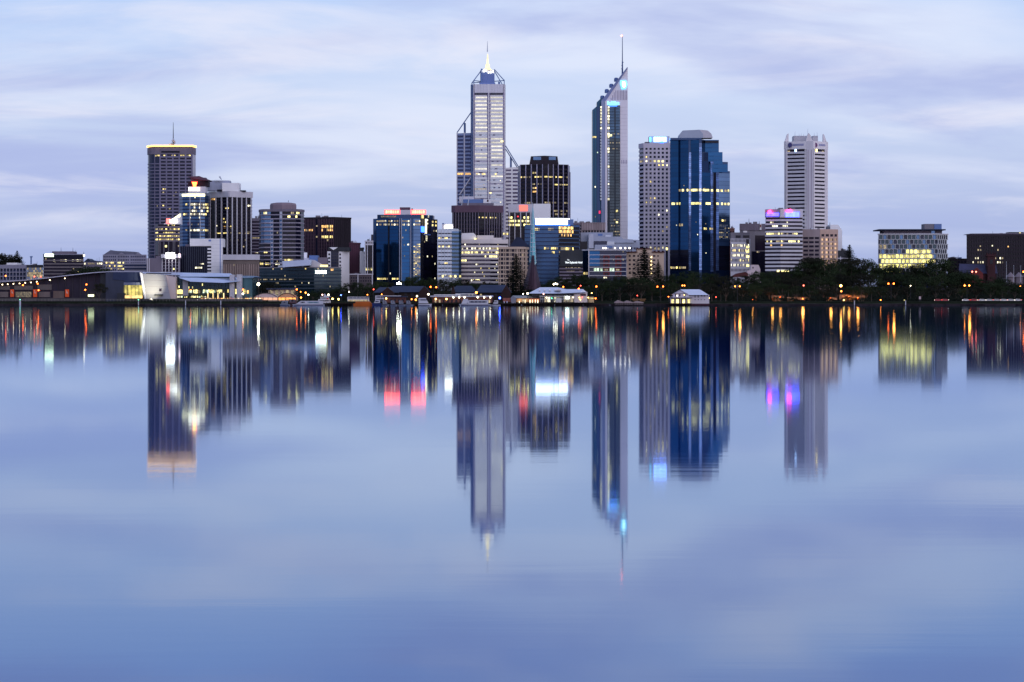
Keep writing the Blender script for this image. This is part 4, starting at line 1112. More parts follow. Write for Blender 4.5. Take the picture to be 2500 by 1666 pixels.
# grey block with lit slots
t = Thing('slot_windowed_block', 'pale grey block with rows of narrow lit windows beside the blue stepped tower', 'building', 1590, 1806)
t.body([(1783.5, 0), (1829, 0), (1832, 4)], 583, lav, 20)
for k in range(7):
    y = 584 + k * 12
    t.panes(0, y, y + 7.5, 1, cols(1784, 1829, 14, .45), gpurple if k in (0, 6) else gdark, .9, proud=.1)
    if 0 < k < 6: t.lit(0, y + .5, y + 6.6, 1784, 1829, lit_w if k % 2 else lit_y, 45 / 14, .72, .12, .5)
for y in (600.5, 612.5, 624, 646):
    t.on('lit_bay', 0, 1822, 1829, y, y + 5.5, lit_b, .1, .1)
t.box('upper_storey', 1784, 1830, 568, 584, 3, 16, midgrey); t.box('dark_slot', 1796, 1808, 575, 581, 2.7, 3, gdark); t.box('dark_slot', 1814, 1829, 575, 581, 2.7, 3, gdark); t.box('dark_slot', 1822, 1829, 584, 596, -.3, -.05, gpurple)
t = Thing('grey_plant_block', 'grey concrete block with a broad blank top storey behind the slot windows', 'building', 1660, 1838)
t.body([(1806, 0), (1843, 0), (1872, 3)], 547, midgrey, 20)
t.ring('top_storey', 546.5, 563, mauve, .6); t.piers(0, 547, 563, lin(1810, 1840, 5), .5, midgrey, .75, 'joint'); t.piers(1, 547, 563, lin(1847, 1868, 4), .5, midgrey, .75, 'joint'); t.on('dark_glass', 1, 1843.5, 1870, 575, 612, gpurple, .2); t.on('dark_glass', 1, 1836, 1870, 614, None, gdark, .22); t.box('white_panel', 1855, 1859, 546, 562, -.2, 1, white); t.antenna(1853.5, 540, 547); t.box('orange_disc', 1855.5, 1858.5, 549, 555, -.4, -.22, brick); t.lit(1, 614, 617, 1847, 1854, lit_d, 4, 1, .25); t.box('roof_block', 1815, 1824, 564, 570, -4, 0, white)
t = Thing('brown_rear_block', 'small brown rooftop showing between blue stepped tower and grey block', 'building', 1720, 1790)
t.body([(1780, 0), (1793.5, 0)], 558, mat('brown_red', (.20, .10, .09)), 14); t.ring('parapet', 557.5, 560, MATS['brown_red']); t.panes(0, 562, 600, 4, cols(1781, 1793, 3, .5), gdark, .5)
t = Thing('pink_cottage', 'small pink-white stepped house half hidden in the trees', 'house', 1500, 1842, )
t.poly('wall', [(1824, 690), (1824, 661), (1833, 660), (1834, 647), (1852, 647), (1856, 657), (1858, 690)], 0, 10, mat('pink_white', (.62, .50, .52))); t.poly('roof', [(1790, 674), (1800, 668), (1820, 664), (1826, 668), (1826, 676), (1790, 677)], -1, 10, MATS['dark_red_tile']); t.box('window', 1844, 1847, 661, 668, -.1, 0, gpurple); t.box('window', 1837, 1840, 652, 656, -.1, 0, gpurple)
# white banded office with coloured signs
t = Thing('colour_signed_office', 'white banded office with red and blue glowing signs on its top', 'building', 1560, 1910)
t.body([(1869, 5), (1905, 0), (1959, 3)], 513, gpurple, 20)
for i in (0, 1):
    t.on('sign_band', i, None, None, 511, 531.5, lav if i else dusk, .7, 0, .2); t.bands(i, 531, 662, 14, .5, lav, .6)
sb2 = emis('sign_skyblue', (.04, .03, 1), 11, .35, .3); sp2 = emis('sign_pinkglow', (1, .03, .22), 9); scy = emis('sign_aqua', (.04, .06, 1), 11, .3, .3)
t.poly('red_sign', [(1874, 521), (1876, 514), (1882, 513), (1885, 521)], -.2, 1.6, sp2); t.on('blue_sign', 0, 1872, 1902, 520, 528, sb2, .3, .75); t.poly('red_sign', [(1920, 519), (1922, 512), (1931, 511), (1934, 519)], -1.2, -.6, sp2); t.on('blue_sign', 1, 1917, 1950, 518, 530, scy, .3, .75)
ptc = 131 / 14
for k, pr_, mm in ((1, .2, lit_w), (2, .6, lit_w), (4, .95, lit_b), (6, .8, lit_b), (7, .35, lit_o)):
    y = 531.4 + k * ptc
    t.lit(0, y, y + 4.3, 1871 if k > 3 else 1880, 1904, mm, 4.5, pr_, .1); t.lit(1, y, y + 4.3, 1906, 1952 if k in (4, 6) else 1928, mm, 4.5, pr_ * .85, .1)
t.lit(1, 660, 664, 1906, 1926, lit_b, 5, .9, .7); t.lit(0, 660, 664, 1897, 1904, lit_b, 5, .9, .7)
# white corner-pier tower
t = Thing('four_spired_white_tower', 'white banded tower with pointed corner fins on its roof', 'tower', 1720, 1968)
t.body([(1916, 8), (1920, 7), (1968, 0), (1985, 0), (2015, 8), (2019, 10)], 348, gpurple, 26)
tw = mat('tower_white2', (.74, .69, .72), noise=.07)
t.ring('parapet', 345, 364, tw, .9)
NB = 25; pb = 9.35
for i in (1, 3):
    t.bands(i, 366, 366 + NB * pb, NB, .58, tw if i == 3 else lav, .7)  # left face bands greyer than the right, shade put into their colour
t.on('corner_pier', 0, None, None, 345, None, lav, .9); t.on('corner_pier', 4, None, None, 345, None, tw, .9); t.on('corner_pier', 2, None, None, 345, None, lav, 1.0)
t.piers(2, 366, None, [1972.5, 1980.5], 1.3, mat('violet_reveal', (.28, .22, .30)), 1.1, 'reveal')
for i, cc in ((1, (1921, 1967)), (3, (1985.5, 2014))):
    t.piers(i, 364, None, [cc[0] + .6, cc[1] - .6], 2.2, tw, .95)
t.lit(1, 367, 370.6, 1938, 1947, emis('lit_blue', (.25, .5, 1), 4), 9, .0); t.on('lit_window', 1, 1941, 1945.5, 364, 370.5, emis('lit_bluewhite', (.4, .6, 1), 5), .1, .75); t.on('lit_window', 3, 1990, 1994, 364, 371, emis('lit_gold', (1, .75, .25), 4), .1, .75); t.on('lit_window', 1, 1923, 1929, 367.5, 372.5, lit_d, .1, .1); t.on('lit_window', 3, 2006, 2011, 367.5, 372.5, lit_d, .1, .1)
for pts in ([(1916, 346), (1922, 328), (1925, 326), (1925.5, 346)], [(1967, 346), (1971, 331), (1974.5, 325), (1979, 331), (1985, 346)], [(2009.5, 346), (2009.5, 328), (2011.5, 328), (2018, 346)]):
    t.poly('corner_fin', pts, 1 if pts[0][0] == 1967 else 7.5, 5 if pts[0][0] == 1967 else 11, tw)
t.box('plant_room', 1938, 1969, 332, 346, 9, 20, lav); t.box('plant_room', 1984, 1997, 332, 346, 9, 20, lav)
for c, y in ((1941, 321), (1951, 327), (1956, 326), (1962, 327), (1988, 325), (1972, 315), (1995, 323)):
    t.antenna(c, y, 334, .22, 8, palemetal)
lg = mat('logo_navy', (.05, .05, .16)); lg2 = mat('logo_plum', (.16, .06, .16)); lg3 = mat('logo_text', (.30, .30, .46))
for c, m_, i in ((1929, lg, 1), (1991, lg2, 3)):
    pts = [(c + 5 * math.cos(a), 354.5 + 6 * math.sin(a)) for a in lin(0, 2 * math.pi * .92, 12)]
    t.poly('round_logo', pts, 3.4 if i == 1 else .2, 5 if i == 1 else 1.6, m_)
t.on('logo_lettering', 1, 1936, 1963, 351, 356, lg3, .1, .92); t.on('logo_lettering', 3, 1997, 2013, 351, 356, lg3, .1, .92)
# pink gridded block
t = Thing('pink_gridded_block', 'pink stone block with warm-glowing square bays beneath the white banded tower', 'building', 1570, 2004)
t.body([(1958.5, 2), (2002, 0), (2045, 4)], 562, gpurple, 20)
t.on('parapet', 0, None, None, 560, 579, mat('taupe_stone', (.30, .24, .25)), .6); t.on('parapet', 1, None, None, 560, 572, pink, .6, 0, .15)
t.bands(0, 579, 650, 7, .48, MATS['taupe_stone'], .5); t.piers(0, 579, None, [1960, 1974, 1988, 2000.5], 2.4, MATS['taupe_stone'], .56)
t.bands(1, 572, 655, 8, .42, pink, .5); t.piers(1, 572, None, [2003.2, 2013.5, 2024.5, 2035, 2044], 3, pink, .6)
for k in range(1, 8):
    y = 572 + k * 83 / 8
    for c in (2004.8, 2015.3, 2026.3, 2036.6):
        t.on('glow_blind', 1, c, c + 5.2, y + .2, y + 5.8, emis('warm_blind', (1, .62, .36), .62, .5, .4, False), .1, .02)  # warm glow put into the blinds as emission
t = Thing('white_rear_block', 'plain white block with sloping top behind the pink gridded block', 'building', 1640, 2042)
t.poly('wall', [(2027, 660), (2027, 549), (2046, 549), (2056, 562), (2056, 660)], 0, 18, white); t.box('plant_room', 2020, 2028, 553, 575, 2, 10, midgrey); t.antenna(2026, 543, 552)
t = Thing('low_dark_block', 'low dark block with white rails in front of the pine at right', 'building', 1540, 2060)
t.body([(2045.5, 0), (2078, 0)], 612, darkmetal, 14); t.ring('rail', 630, 632, lav, .4); t.ring('rail', 642, 643.5, lav, .4); t.piers(0, 627, None, [2052], 2, lav, .5, 'post'); t.panes(0, 634, 641, 1, cols(2047, 2077, 5, .7), gpurple, .9)
# honeycomb council block
t = Thing('honeycomb_office', 'white honeycomb-fronted office glowing yellow on its lower floors', 'building', 1560, 2228)
t.body([(2144, 3), (2286, 0), (2312, 5)], 572, gnavy, 24)
t.box('roof_canopy', 2146, 2309, 559.8, 562.6, -2, 24, roofblue); t.box('top_storey', 2158, 2300, 562.6, 572, 2, 20, mauve); t.panes(0, 563.5, 571, 1, cols(2160, 2284, 12, .8), gslate, .9, off=-1.8); t.box('penthouse', 2257, 2299, 547, 560, 6, 18, midgrey); t.box('penthouse_face', 2281, 2299, 547.5, 559.9, 5.6, 6, bluemetal); t.ring('cornice', 570.5, 572.5, lav, 1.2)
hw = mat('honeycomb_white', (.42, .43, .46), noise=.06)
NR = 8; ph = 11.7
for k in range(NR):
    y = 572.5 + k * ph
    for i, (a, b_, nb) in enumerate(((2145, 2286, 14), (2286.5, 2311.5, 5))):
        st = (b_ - a) / nb; off_ = st / 2 if k % 2 else 0
        t.on('shade_shelf', i, None, None, y, y + 1.3, hw, 1.1, 0, .3)
        for j in range(nb + (0 if k % 2 else 1)):
            c = a + off_ + st * j
            t.on('shade_fin', i, max(t.pp[i], c - .75), min(t.pp[i + 1], c + .75), y + 1.3, y + ph, hw, .95)
            t.on('shade_bracket', i, max(t.pp[i], c - 1.9), min(t.pp[i + 1], c + 1.9), y + 1.3, y + 3.0, hw, .7)
        for j in range(nb):
            c = a + st * j; c0, c1 = c + st * .22 + off_, c + st * .84 + off_
            if c1 > t.pp[i + 1]: continue
            L_ = i == 0 and ((k == 3 and 2204 < c < 2262) or (k in (4, 5) and c < 2266) or (k == 6 and c < 2250) or (k == 7 and c < 2190))
            mm = emis('lit_honeycomb', (.95, .86, .24), 1.35, .75, .5, False) if L_ else (lit_d if (k == 2 and c < 2160 and i == 0) else (gpurple if i else (gteal, gslate, gnavy, gteal)[(j * 5 + k * 3) % 4]))
            t.on('window_pane', i, c0, c1, y + 2.2, y + ph - .4, mm, .08, .02)
            if L_: t.on('window_pane', i, c0 + st * .5, min(c0 + st * .98, t.pp[i + 1]), y + 2.4, y + ph - .6, lit_y, .06, .02)
# dark brown block at right edge
t = Thing('dark_brown_office', 'large dark brown office at the right edge with a few lit windows', 'building', 1580, 2440)
t.body([(2360, 0), (2560, 0)], 574, gdark, 26)
t.ring('parapet', 572, 578, brown, .6); t.bands(0, 578, 668, 9, .5, brown, .5); t.piers(0, 578, None, lin(2361, 2559, 34), 2.4, brown, .56)
t.poly('roof_edge', [(2364, 572.2), (2370, 570.5), (2560, 569), (2560, 572.2)], 2, 22, mauve)
for y, segs in ((608.5, ((2385, 2398), (2434, 2440))), (628.5, ((2378, 2396), (2428, 2450))), (638.5, ((2372, 2402), (2432, 2450)))):
    for a, b_ in segs:
        t.lit(0, y, y + 5.2, a, b_, lit_w if y > 620 else lit_d, 6, .85, .1, .7)
for c, y, mm in ((2422, 599, lit_w), (2461, 601, lit_o), (2393, 600, lit_d)):
    t.on('lit_window', 0, c - 1.3, c + 1.3, y, y + 3, mm, .1, .6)
t.box('plant_room', 2463, 2500, 567, 572, 6, 16, darkmetal); t.box('roof_light', 2489, 2492, 568, 570.5, 4, 5, lit_b)
# low rear roofs, church and turreted house at right
t = Thing('flat_roofed_rear_block', 'low flat-roofed block between the honeycomb office and dark brown office', 'building', 1640, 2336)
t.body([(2313, 0), (2362, 0)], 632, brown, 14); t.box('plant_room', 2314, 2333, 629, 633, 2, 8, brown); t.box('plant_room', 2342, 2348, 628.5, 633, 2, 6, bluemetal); t.panes(0, 636, 660, 3, cols(2315, 2360, 6, .5), gdark, .5); t.ring('parapet', 631.5, 634, brown)
t = Thing('brick_church', 'dark red brick church with square tower, gable and steep slate roof', 'church', 1520, 2390)
bk = mat('church_brick', (.045, .016, .02), noise=.3, nscale=.5); sl2 = mat('slate_navy', (.035, .035, .075), .6)
t.box('nave', 2342, 2432, 668, None, 4, 16, bk); t.mesh('nave_roof', [(2340, 668, 3), (2436, 668, 3), (2432, 648, 10), (2342, 644, 10), (2340, 668, 17), (2436, 668, 17)], [(0, 1, 2, 3), (3, 2, 5, 4), (0, 3, 4), (1, 5, 2)], sl2)
t.box('bell_tower', 2411, 2430, 626, None, 1, 8, bk); t.box('tower_parapet', 2409, 2432, 621, 626, .4, 8.6, bk)
for c in (2410.5, 2417, 2424, 2430.5):
    t.box('merlon', c - 1.4, c + 1.4, 617.5, 621, .4, 1.6, bk)
t.antenna(2421, 598, 620, .2, 4); t.box('belfry_window', 2417, 2424, 634, 645, .8, 1, gdark)
t.poly('gable', [(2373, 690), (2373, 668), (2386, 654), (2400, 668), (2400, 690)], -2, 4, mat('gable_brick', (.13, .025, .025), noise=.25)); t.box('gable_window', 2383, 2389, 672, 682, -2.2, -2, gdark)
t = Thing('turreted_house', 'pale stone house with pointed turrets at the right edge', 'house', 1480, 2478)
t.box('wall', 2452, 2520, 680, None, 2, 14, mat('weathered_stone', (.17, .14, .16)))
for c in (2468, 2488, 2508):
    v, f = lathe([(3, 0), (3, 6.2), (3.5, 6.3), (1.8, 8.2), (.15, 9.8)], 8)
    t.add('turret', [(t.X(c) + p[0], 1 + p[1], t.Z(698) + p[2]) for p in v], f, MATS['weathered_stone'])
t.panes_ = [t.box('window', c, c + 2.4, 684, 690, 1.8, 2, gdark) for c in (2455, 2460, 2474, 2480, 2495)]
for k, (c, y, l) in enumerate(((2457, 640, 'white flagpole standing left of the turreted house'), (2475, 649, 'white flagpole between the two turrets of the pale house'), (2492, 650, 'white flagpole at the right end of the turreted house'))):
    q = Thing('flagpole', l, 'flagpole', 1465, c, 'flagpoles by the turreted house'); q.tube('pole', (c, 690, 0), (c, y, 0), .14, palemetal, .07); q.box('finial', c - .5, c + .5, y - 1, y, -.15, .15, palemetal); q.box('base', c - 1, c + 1, 690, None, -.3, .3, concrete)
# ================================================================ foreshore buildings
t = Thing('convention_hall', 'long dark exhibition hall with sweeping pale roof edge and orange banners', 'building', 1345, 130)
hallw = mat('hall_wall', (.026, .021, .036), noise=.25, nscale=.3); hall2 = mat('hall_cladding', (.075, .075, .10), .5, .2)
top = [(-80, 693), (-30, 690.5), (0, 688.5), (60, 684.5), (110, 679.5), (150, 674.5), (200, 669), (235, 665.5), (262, 664)]
t.poly('wall', top + [(262, 731), (-80, 731)], 6, 60, hallw)
edge = [(a, b_ - 1) for a, b_ in top] + [(345, 663)]
t.poly('roof_edge', edge + [(a, b_ + 2.0) for a, b_ in reversed(edge)], 1.5, 60, mat('pale_roof_edge', (.40, .40, .50), .5))
for k, c in enumerate(lin(-40, 250, 17)):
    t.box('wall_fin', c - .5, c + .5, np.interp(c, [p[0] for p in top], [p[1] for p in top]) + 2.4, 728, 5.4, 6, mat('hall_fin', (.05, .045, .06)))
for a, b_, y0 in ((-40, 24, 699), (35, 80, 698), (91, 126, 695)):
    t.box('wall_panel', a, b_, y0, 708, 5.2, 6, mat('hall_lit_panel', (.11, .095, .10))); t.box('glazed_entry', a + 3, b_ - 4, 713, 726, 5.3, 6, lit_d if a == 35 else mat('hall_entry', (.16, .13, .13)))  # lit stretches of wall under the roof put in as paler panels
t.box('side_wall', 130, 157, 711, 728, 5, 6, mat('hall_beige', (.15, .11, .10))); t.box('dark_bay', 245, 259, 668, 728, 5, 6, darkmetal); t.box('plinth', -80, 262, 728, None, 4, 7, concrete)
orange = mat('orange_banner', (.75, .10, .025), .6, noise=.1)
for a, b_ in ((25, 34), (81, 90.5), (159, 168.5)):
    bn = t.box('orange_banner', a, b_, 707, 725.5, 3.6, 3.9, orange)
    for q in range(3):
        t.box('banner_stroke', a + 2.5 + q * 1.6, a + 3.3 + q * 1.6, 709 + q * 2.4, 716 + q, 3.45, 3.6, mat('banner_white', (.75, .5, .42)))
soff = emis('soffit_lamp', (1, .78, .48), 9)
for c, y in ((3, 695), (16, 694.2), (30, 693.3), (45, 692.4), (59, 691), (73, 690), (87, 688), (119, 684.2), (156, 680)):
    v, f = lathe([(.12, .3), (.33, .18), (.33, -.2), (.12, -.3)], 8)
    t.add('soffit_light', [(t.X(c) + p[0], 3 + p[1], t.Z(y) + p[2]) for p in v], f, soff)
t.box('lit_sign', 215, 229, 719.5, 724.5, 2.6, 3, emis('sign_lime', (.95, 1, .5), 3.2)); t.box('sign_post', 221, 223, 724.5, None, 2.7, 2.9, darkmetal)
t = Thing('convention_foyer', 'glass convention foyer with a floodlit leaning wall and pale sweeping roof', 'building', 1340, 440)
t.box('end_block', 258, 343, 664.5, None, 2, 50, mat('slate_wall', (.045, .052, .085), .5)); t.poly('roof_shadow_panel', [(276, 664.5), (341, 664.5), (348, 697), (320, 698), (300, 685), (276, 683)], 1.6, 2.0, mat('navy_panel', (.03, .04, .085)))
t.box('canopy', 302, 348, 690, 696.5, -2, 2, mat('canopy_blue', (.15, .17, .26))); t.box('lit_foyer', 303, 347, 697, 722, .6, 2, emis('foyer_yellow', (.95, .78, .18), .7, .8, .35, False))
for c in (304, 310, 312, 320, 330, 339):
    t.box('mullion', c - .5, c + .5, 697, 723, .3, .6, darkmetal)
t.box('shop_front', 305, 346, 722, 728.5, -2.6, .3, emis('shop_warm', (1, .62, .22), 1.7, .6, .5)); t.box('dark_kiosk', 286, 304, 716, None, -4, 0, darkmetal)
leaning = mat('leaning_wall_panel', (.25, .25, .28), .6, noise=.07)
t.mesh('leaning_wall', [(348, 668.5, -6), (403.5, 671, -6), (417, 730, -11), (357, 730, -11), (348, 668.5, 2), (403.5, 671, 2), (417, 730, 2), (357, 730, 2)], [(0, 1, 2, 3), (4, 7, 6, 5), (0, 4, 5, 1), (3, 2, 6, 7), (0, 3, 7, 4), (1, 5, 6, 2)], leaning)
t.mesh('leaning_wall_edge', [(341, 665, -5.6), (347.6, 667, -6.2), (356.6, 730, -11.2), (352, 730, -10), (341, 665, 2), (347.6, 667, 2), (356.6, 730, 2), (352, 730, 2)], [(0, 1, 2, 3), (4, 7, 6, 5), (0, 4, 5, 1), (3, 2, 6, 7), (0, 3, 7, 4), (1, 5, 6, 2)], white)
for u in (.25, .5, .75):
    t.mesh('panel_joint', [(348 + 9 * u, 668.5 + 61.5 * u - .3, -6.1 - 5 * u), (403.5 + 13.5 * u, 671 + 59 * u - .3, -6.1 - 5 * u), (403.5 + 13.5 * u, 671 + 59 * u + .4, -6.1 - 5 * u), (348 + 9 * u, 668.5 + 61.5 * u + .4, -6.1 - 5 * u)], [(0, 1, 2, 3)], midgrey)
t.box('wall_slot', 390, 393, 707, 711, -9.3, -8.8, gpurple); t.box('entry_canopy', 377, 397, 719, 722, -12, -10, darkmetal)
t.poly('pale_wall', [(404, 672), (428, 677), (429, 730), (417, 730)], -5.5, 3, mat('blush_wall', (.55, .46, .45), noise=.08)); t.poly('flat_roof', [(347, 665), (428, 665.5), (430, 672), (404, 671), (350, 668)], -4, 40, rooflight)
t.box('roof_shadow_gap', 357, 418, 667, 668.6, -4.4, -4, gdark)
# floodlight that washes the leaning wall
fl = bpy.data.lights.new('floodlight_beam', 'SPOT'); fl.energy = 95000; fl.color = (1, .92, .62); fl.spot_size = R(46); fl.spot_blend = 1.0; fl.shadow_soft_size = .3
# glass hall
t.box('glass_hall', 429, 571, 676, 706, 2, 40, gteal); t.box('glazed_base', 429, 571, 706, 721, 2.2, 40, mat('lower_hall_glass', (.04, .055, .045), .15))
for c in lin(434, 568, 16):
    t.box('mullion', c - .35, c + .35, 680, 727, 1.7, 2, mat('green_grey_frame', (.07, .09, .09)))
for y in (690, 697, 704.5):
    t.box('transom', 430, 571, y, y + .8, 1.75, 2, MATS['green_grey_frame'])
for k in range(46):
    c = rnd.uniform(431, 556); t.box('foyer_light', c, c + rnd.uniform(2, 6), 707 + rnd.uniform(0, 3), 713 + rnd.uniform(0, 4), 1.5, 1.7, rnd.choice((lit_d, lit_y, lit_y, lit_g, lit_b)))
t.box('lit_window', 430, 446, 708, 718, 1.3, 1.5, lit_y)
for k in range(30):
    c = rnd.uniform(430, 500); t.box('terrace_light', c, c + rnd.uniform(1, 3), 722 + rnd.uniform(0, 3), 727, 1.2, 1.5, rnd.choice((lit_b, lit_w, lit_g)))
for c, y in ((437, 698), (461, 700), (470, 700), (494, 693)):
    t.box('pendant_light', c - .8, c + .8, y, y + 5, .9, 1.3, lit_b)
for c in (507.5, 520, 532, 546):
    t.box('column_light', c - .9, c + .9, 716, 729, .2, .8, emis('column_lamp', (1, .72, .26), 2.2, .4, .3)); t.box('column', c + 1, c + 3, 712, 729, .2, 1.4, midgrey)
t.box('terrace', 428, 640, 729, None, -4, 20, concrete)
t.mesh('roof_sheet', [(419.5, 665.5, 30), (563, 668, 30), (574, 675, 12), (586, 687, -6), (546.5, 691, -9), (465, 688, -7), (439, 679.5, -3)], [(0, 1, 2, 3, 4, 5, 6)], rooflight)
so = t.root.children[-1].modifiers.new('solid', 'SOLIDIFY'); so.thickness = .8; so.offset = 1
for y in (671.5, 680):
    t.box('roof_rib', 445, 566, y, y + .7, 10 if y < 675 else 1, 10.4 if y < 675 else 1.4, palemetal)
for a, b_ in ((560.5, 572), (577.5, 589)):
    t.box('white_pylon', a, b_, 671 if a < 570 else 670.5, None, -4, 2, mat('pylon_grey', (.40, .40, .46)))
t.box('hall_column', 446, 459, 684, 722, -.5, 2, MATS['pylon_grey']); t.box('teal_wing', 589, 616, 675, None, 4, 34, mat('teal_wing_glass', (.05, .11, .14), .2, .3)); t.poly('wing_roof', [(585, 674), (612, 673.5), (622, 676), (618, 679), (588, 679)], 2, 36, mat('wing_roof', (.16, .24, .36)))
for k in range(14):
    c = rnd.uniform(573, 606); t.box('lit_window', c, c + rnd.uniform(2, 5), 706 + rnd.uniform(0, 4), 713 + rnd.uniform(0, 5), 3.4, 3.9, rnd.choice((lit_b, lit_y, lit_o)))
t.box('lit_entry', 572.5, 577, 706, 718, 1, 1.6, lit_b)
sp = bpy.data.objects.new('floodlight', fl); COL.objects.link(sp); sp.parent = t.root
sp.location = (t.X(372, -30), -32, .8); sp.rotation_euler = (Vector((t.X(372, -6), -8, t.Z(697, -6))) - Vector(sp.location)).to_track_quat('-Z', 'Y').to_euler()
t.tube('floodlight_stand', (372, 735.6, -32), (372, 733.2, -32), .3, darkmetal)
# restaurant marquees
def marquee(c0, c1, y0, y1, D, label, m, glow):
    q = Thing('marquee', label, 'marquee', D, (c0 + c1) / 2, 'arched marquees on the esplanade')
    n = 10; pts = [(c0 + (c1 - c0) * k / n, y1 - (y1 - y0) * math.sin(math.pi * k / n) ** .8) for k in range(n + 1)]
    q.poly('canopy', pts + [(c1, y1 + .8), (c0, y1 + .8)], 0, 10, m)
    V, FF = join([tube((q.X(a[0]), -.3, q.Z(a[1])), (q.X(b_[0]), -.3, q.Z(b_[1])), .18, .18, 5) for a, b_ in zip(pts, pts[1:])]); q.add('arch_frame', V, FF, timber)
    q.box('glowing_interior', c0 + 1.5, c1 - 1.5, y1 + 1, 733, .6, 4, glow)
    for c in lin(c0 + .5, c1 - .5, 6):
        q.box('post', c - .4, c + .4, y1, None, -.2, .1, timber)
gl1 = emis('marquee_glow', (1, .38, .08), 1.6, .8, .4); gl2 = emis('marquee_glow_soft', (1, .5, .3), .7, .7, .4)
marquee(619, 678, 716, 726, 1322, 'pale arched marquee with dark hoop beside the convention foyer', mat('marquee_canvas', (.48, .36, .36)), gl2); marquee(679, 723, 716, 726, 1322, 'orange-lit arched marquee nearest the moored white ferry', mat('marquee_warm', (.55, .28, .16)), gl1)
q = Thing('terrace_restaurant', 'low cream pavilion with tall openings behind the marquees', 'building', 1352, 690)
q.box('wall', 655, 722, 707.5, None, 2, 14, tan); q.box('flat_roof', 650, 727, 704, 707.5, 0, 16, gnavy)
for c0, c1 in cols(656, 721, 5, .5): q.box('opening', c0, c1, 709, 733, 1.7, 2, lit_d)
# ---------------------------------------------------------------- jetty sheds
def shed(c0, c1, yr, ye, D, label, wall_m, roof_m, gables):
    q = Thing('jetty_shed', label, 'shed', D, (c0 + c1) / 2, 'hip-roofed jetty sheds')
    q.box('wall', c0 + 4, c1 - 4, ye, None, 3, 17, wall_m)
    q.mesh('roof', [(c0, ye + .6, 1), (c1, ye + .6, 1), (c1 - 14, yr, 10), (c0 + 14, yr, 10), (c0, ye + .6, 19), (c1, ye + .6, 19)], [(0, 1, 2, 3), (3, 2, 5, 4), (0, 3, 4), (1, 5, 2), (0, 4, 5, 1)], roof_m)
    for k in range(1, 4):
        u = k / 4; q.mesh('roof_seam', [(c0 + 14 * u, ye + .6 + (yr - ye) * u - .25, 1 + 9 * u - .25), (c1 - 14 * u, ye + .6 + (yr - ye) * u - .25, 1 + 9 * u - .25), (c1 - 14 * u, ye + .6 + (yr - ye) * u + .15, 1 + 9 * u - .25), (c0 + 14 * u, ye + .6 + (yr - ye) * u + .15, 1 + 9 * u - .25)], [(0, 1, 2, 3)], mat('seam_blue', (.05, .06, .1)))
    for g0, g1 in gables:
        q.poly('gable', [(g0, ye + 1), ((g0 + g1) / 2, yr - .3), (g1, ye + 1), (g1 - 2, 733), (g0 + 2, 733)], -1.5, 2.8, mat('gable_timber', (.028, .014, .014)))
    for a, b_ in cols(c0 + 8, c1 - 8, 6, .35): q.box('window', a, b_, ye + 4, ye + 10, 2.8, 3, rnd.choice((gdark, lit_d, gdark)))
shed(912, 975, 702, 714, 1352, 'dark hip-roofed jetty shed left of the tall double gable', timber, roofblue, [(930, 962)]); shed(944, 1052, 699, 713, 1366, 'long dark hip-roofed jetty shed below the bright floodlight', timber, roofblue, [(1022, 1050)]); shed(1100, 1166, 698, 714, 1356, 'dark hip-roofed jetty shed with one dormer peak left of the orange lamp', timber, roofblue, [(1101, 1112)]); shed(1160, 1250, 696, 714, 1348, 'dark hip-roofed jetty shed right of the orange lamp', timber, roofblue, [(1224, 1248)])
# ---------------------------------------------------------------- jetty decks
def deck(c0, c1, yt, D, label, depth=7):
    q = Thing('timber_jetty', label, 'jetty', D, (c0 + c1) / 2, 'jetty decks on piles', base=0.0)
    q.box('deck', c0, c1, yt, yt + 1.6, 0, depth, timber)
    for c in lin(c0 + 1, c1 - 1, max(3, int((c1 - c0) / 7))):
        q.box('pile', c - .55, c + .55, yt - 1.6, None, -.4, .2, timber)
    return q
deck(796, 866, 740, 1294, 'dark timber jetty with pale pontoons between the white ferry and orange boat'); deck(925, 1020, 739.5, 1294, 'low timber jetty in front of the long brick terminal'); dk = deck(1052, 1126, 739, 1294, 'timber jetty under the two round yellow wall lamps'); deck(1190, 1330, 740.5, 1294, 'timber jetty in front of the lit red brick kiosks'); deck(1318, 1448, 739, 1295, 'tall piled jetty carrying the white-roofed boathouse restaurant', 6); deck(1452, 1478, 742, 1293, 'short low landing beside the boathouse restaurant')
# brick terminal with wall lamps
def lampglobe(th, c, y, d, m, rpx=2.2, name='wall_lamp', parent=None):
    v, f = lathe([(.25, -1), (.8, -.55), (1, 0), (.8, .55), (.25, 1)], 8)
    r = rpx * .72 * th.D / F
    return th.add(name, [(th.X(c, d) + p[0] * r, d + p[1] * r, th.Z(y, d) + p[2] * r) for p in v], f, m, parent, smooth=True)
yel = emis('lamp_yellow', (1, .66, .16), 12); whi = emis('lamp_white', (1, .86, .58), 12); ora = emis('lamp_orange', (1, .13, .014), 16); amb = emis('lamp_amber', (1, .24, .03), 15); red = emis('lamp_red', (1, .08, .05), 9); blu = emis('lamp_blue', (.05, .10, 1), 26); grn = emis('lamp_green', (.1, 1, .45), 8)
q = Thing('ferry_terminal', 'low plum-brick ferry terminal with round yellow lamps and white roof rail', 'building', 1303, 1090, base=1.2)
q.box('wall', 1056, 1202, 725.5, 740.5, 0, 8, mat('plum_brick2', (.11, .045, .04), noise=.25, nscale=.6)); q.box('roof', 1050, 1204, 722, 725.5, -1.5, 10, mat('dusk_white', (.42, .43, .5))); q.box('roof_rail', 1060, 1124, 719.5, 721, -1, -.7, white); q.box('roof_rail', 1112, 1162, 717.4, 719, 2, 8, white)
for c in lin(1060, 1124, 7): q.box('rail_post', c - .3, c + .3, 720, 722.2, -1, -.7, white)
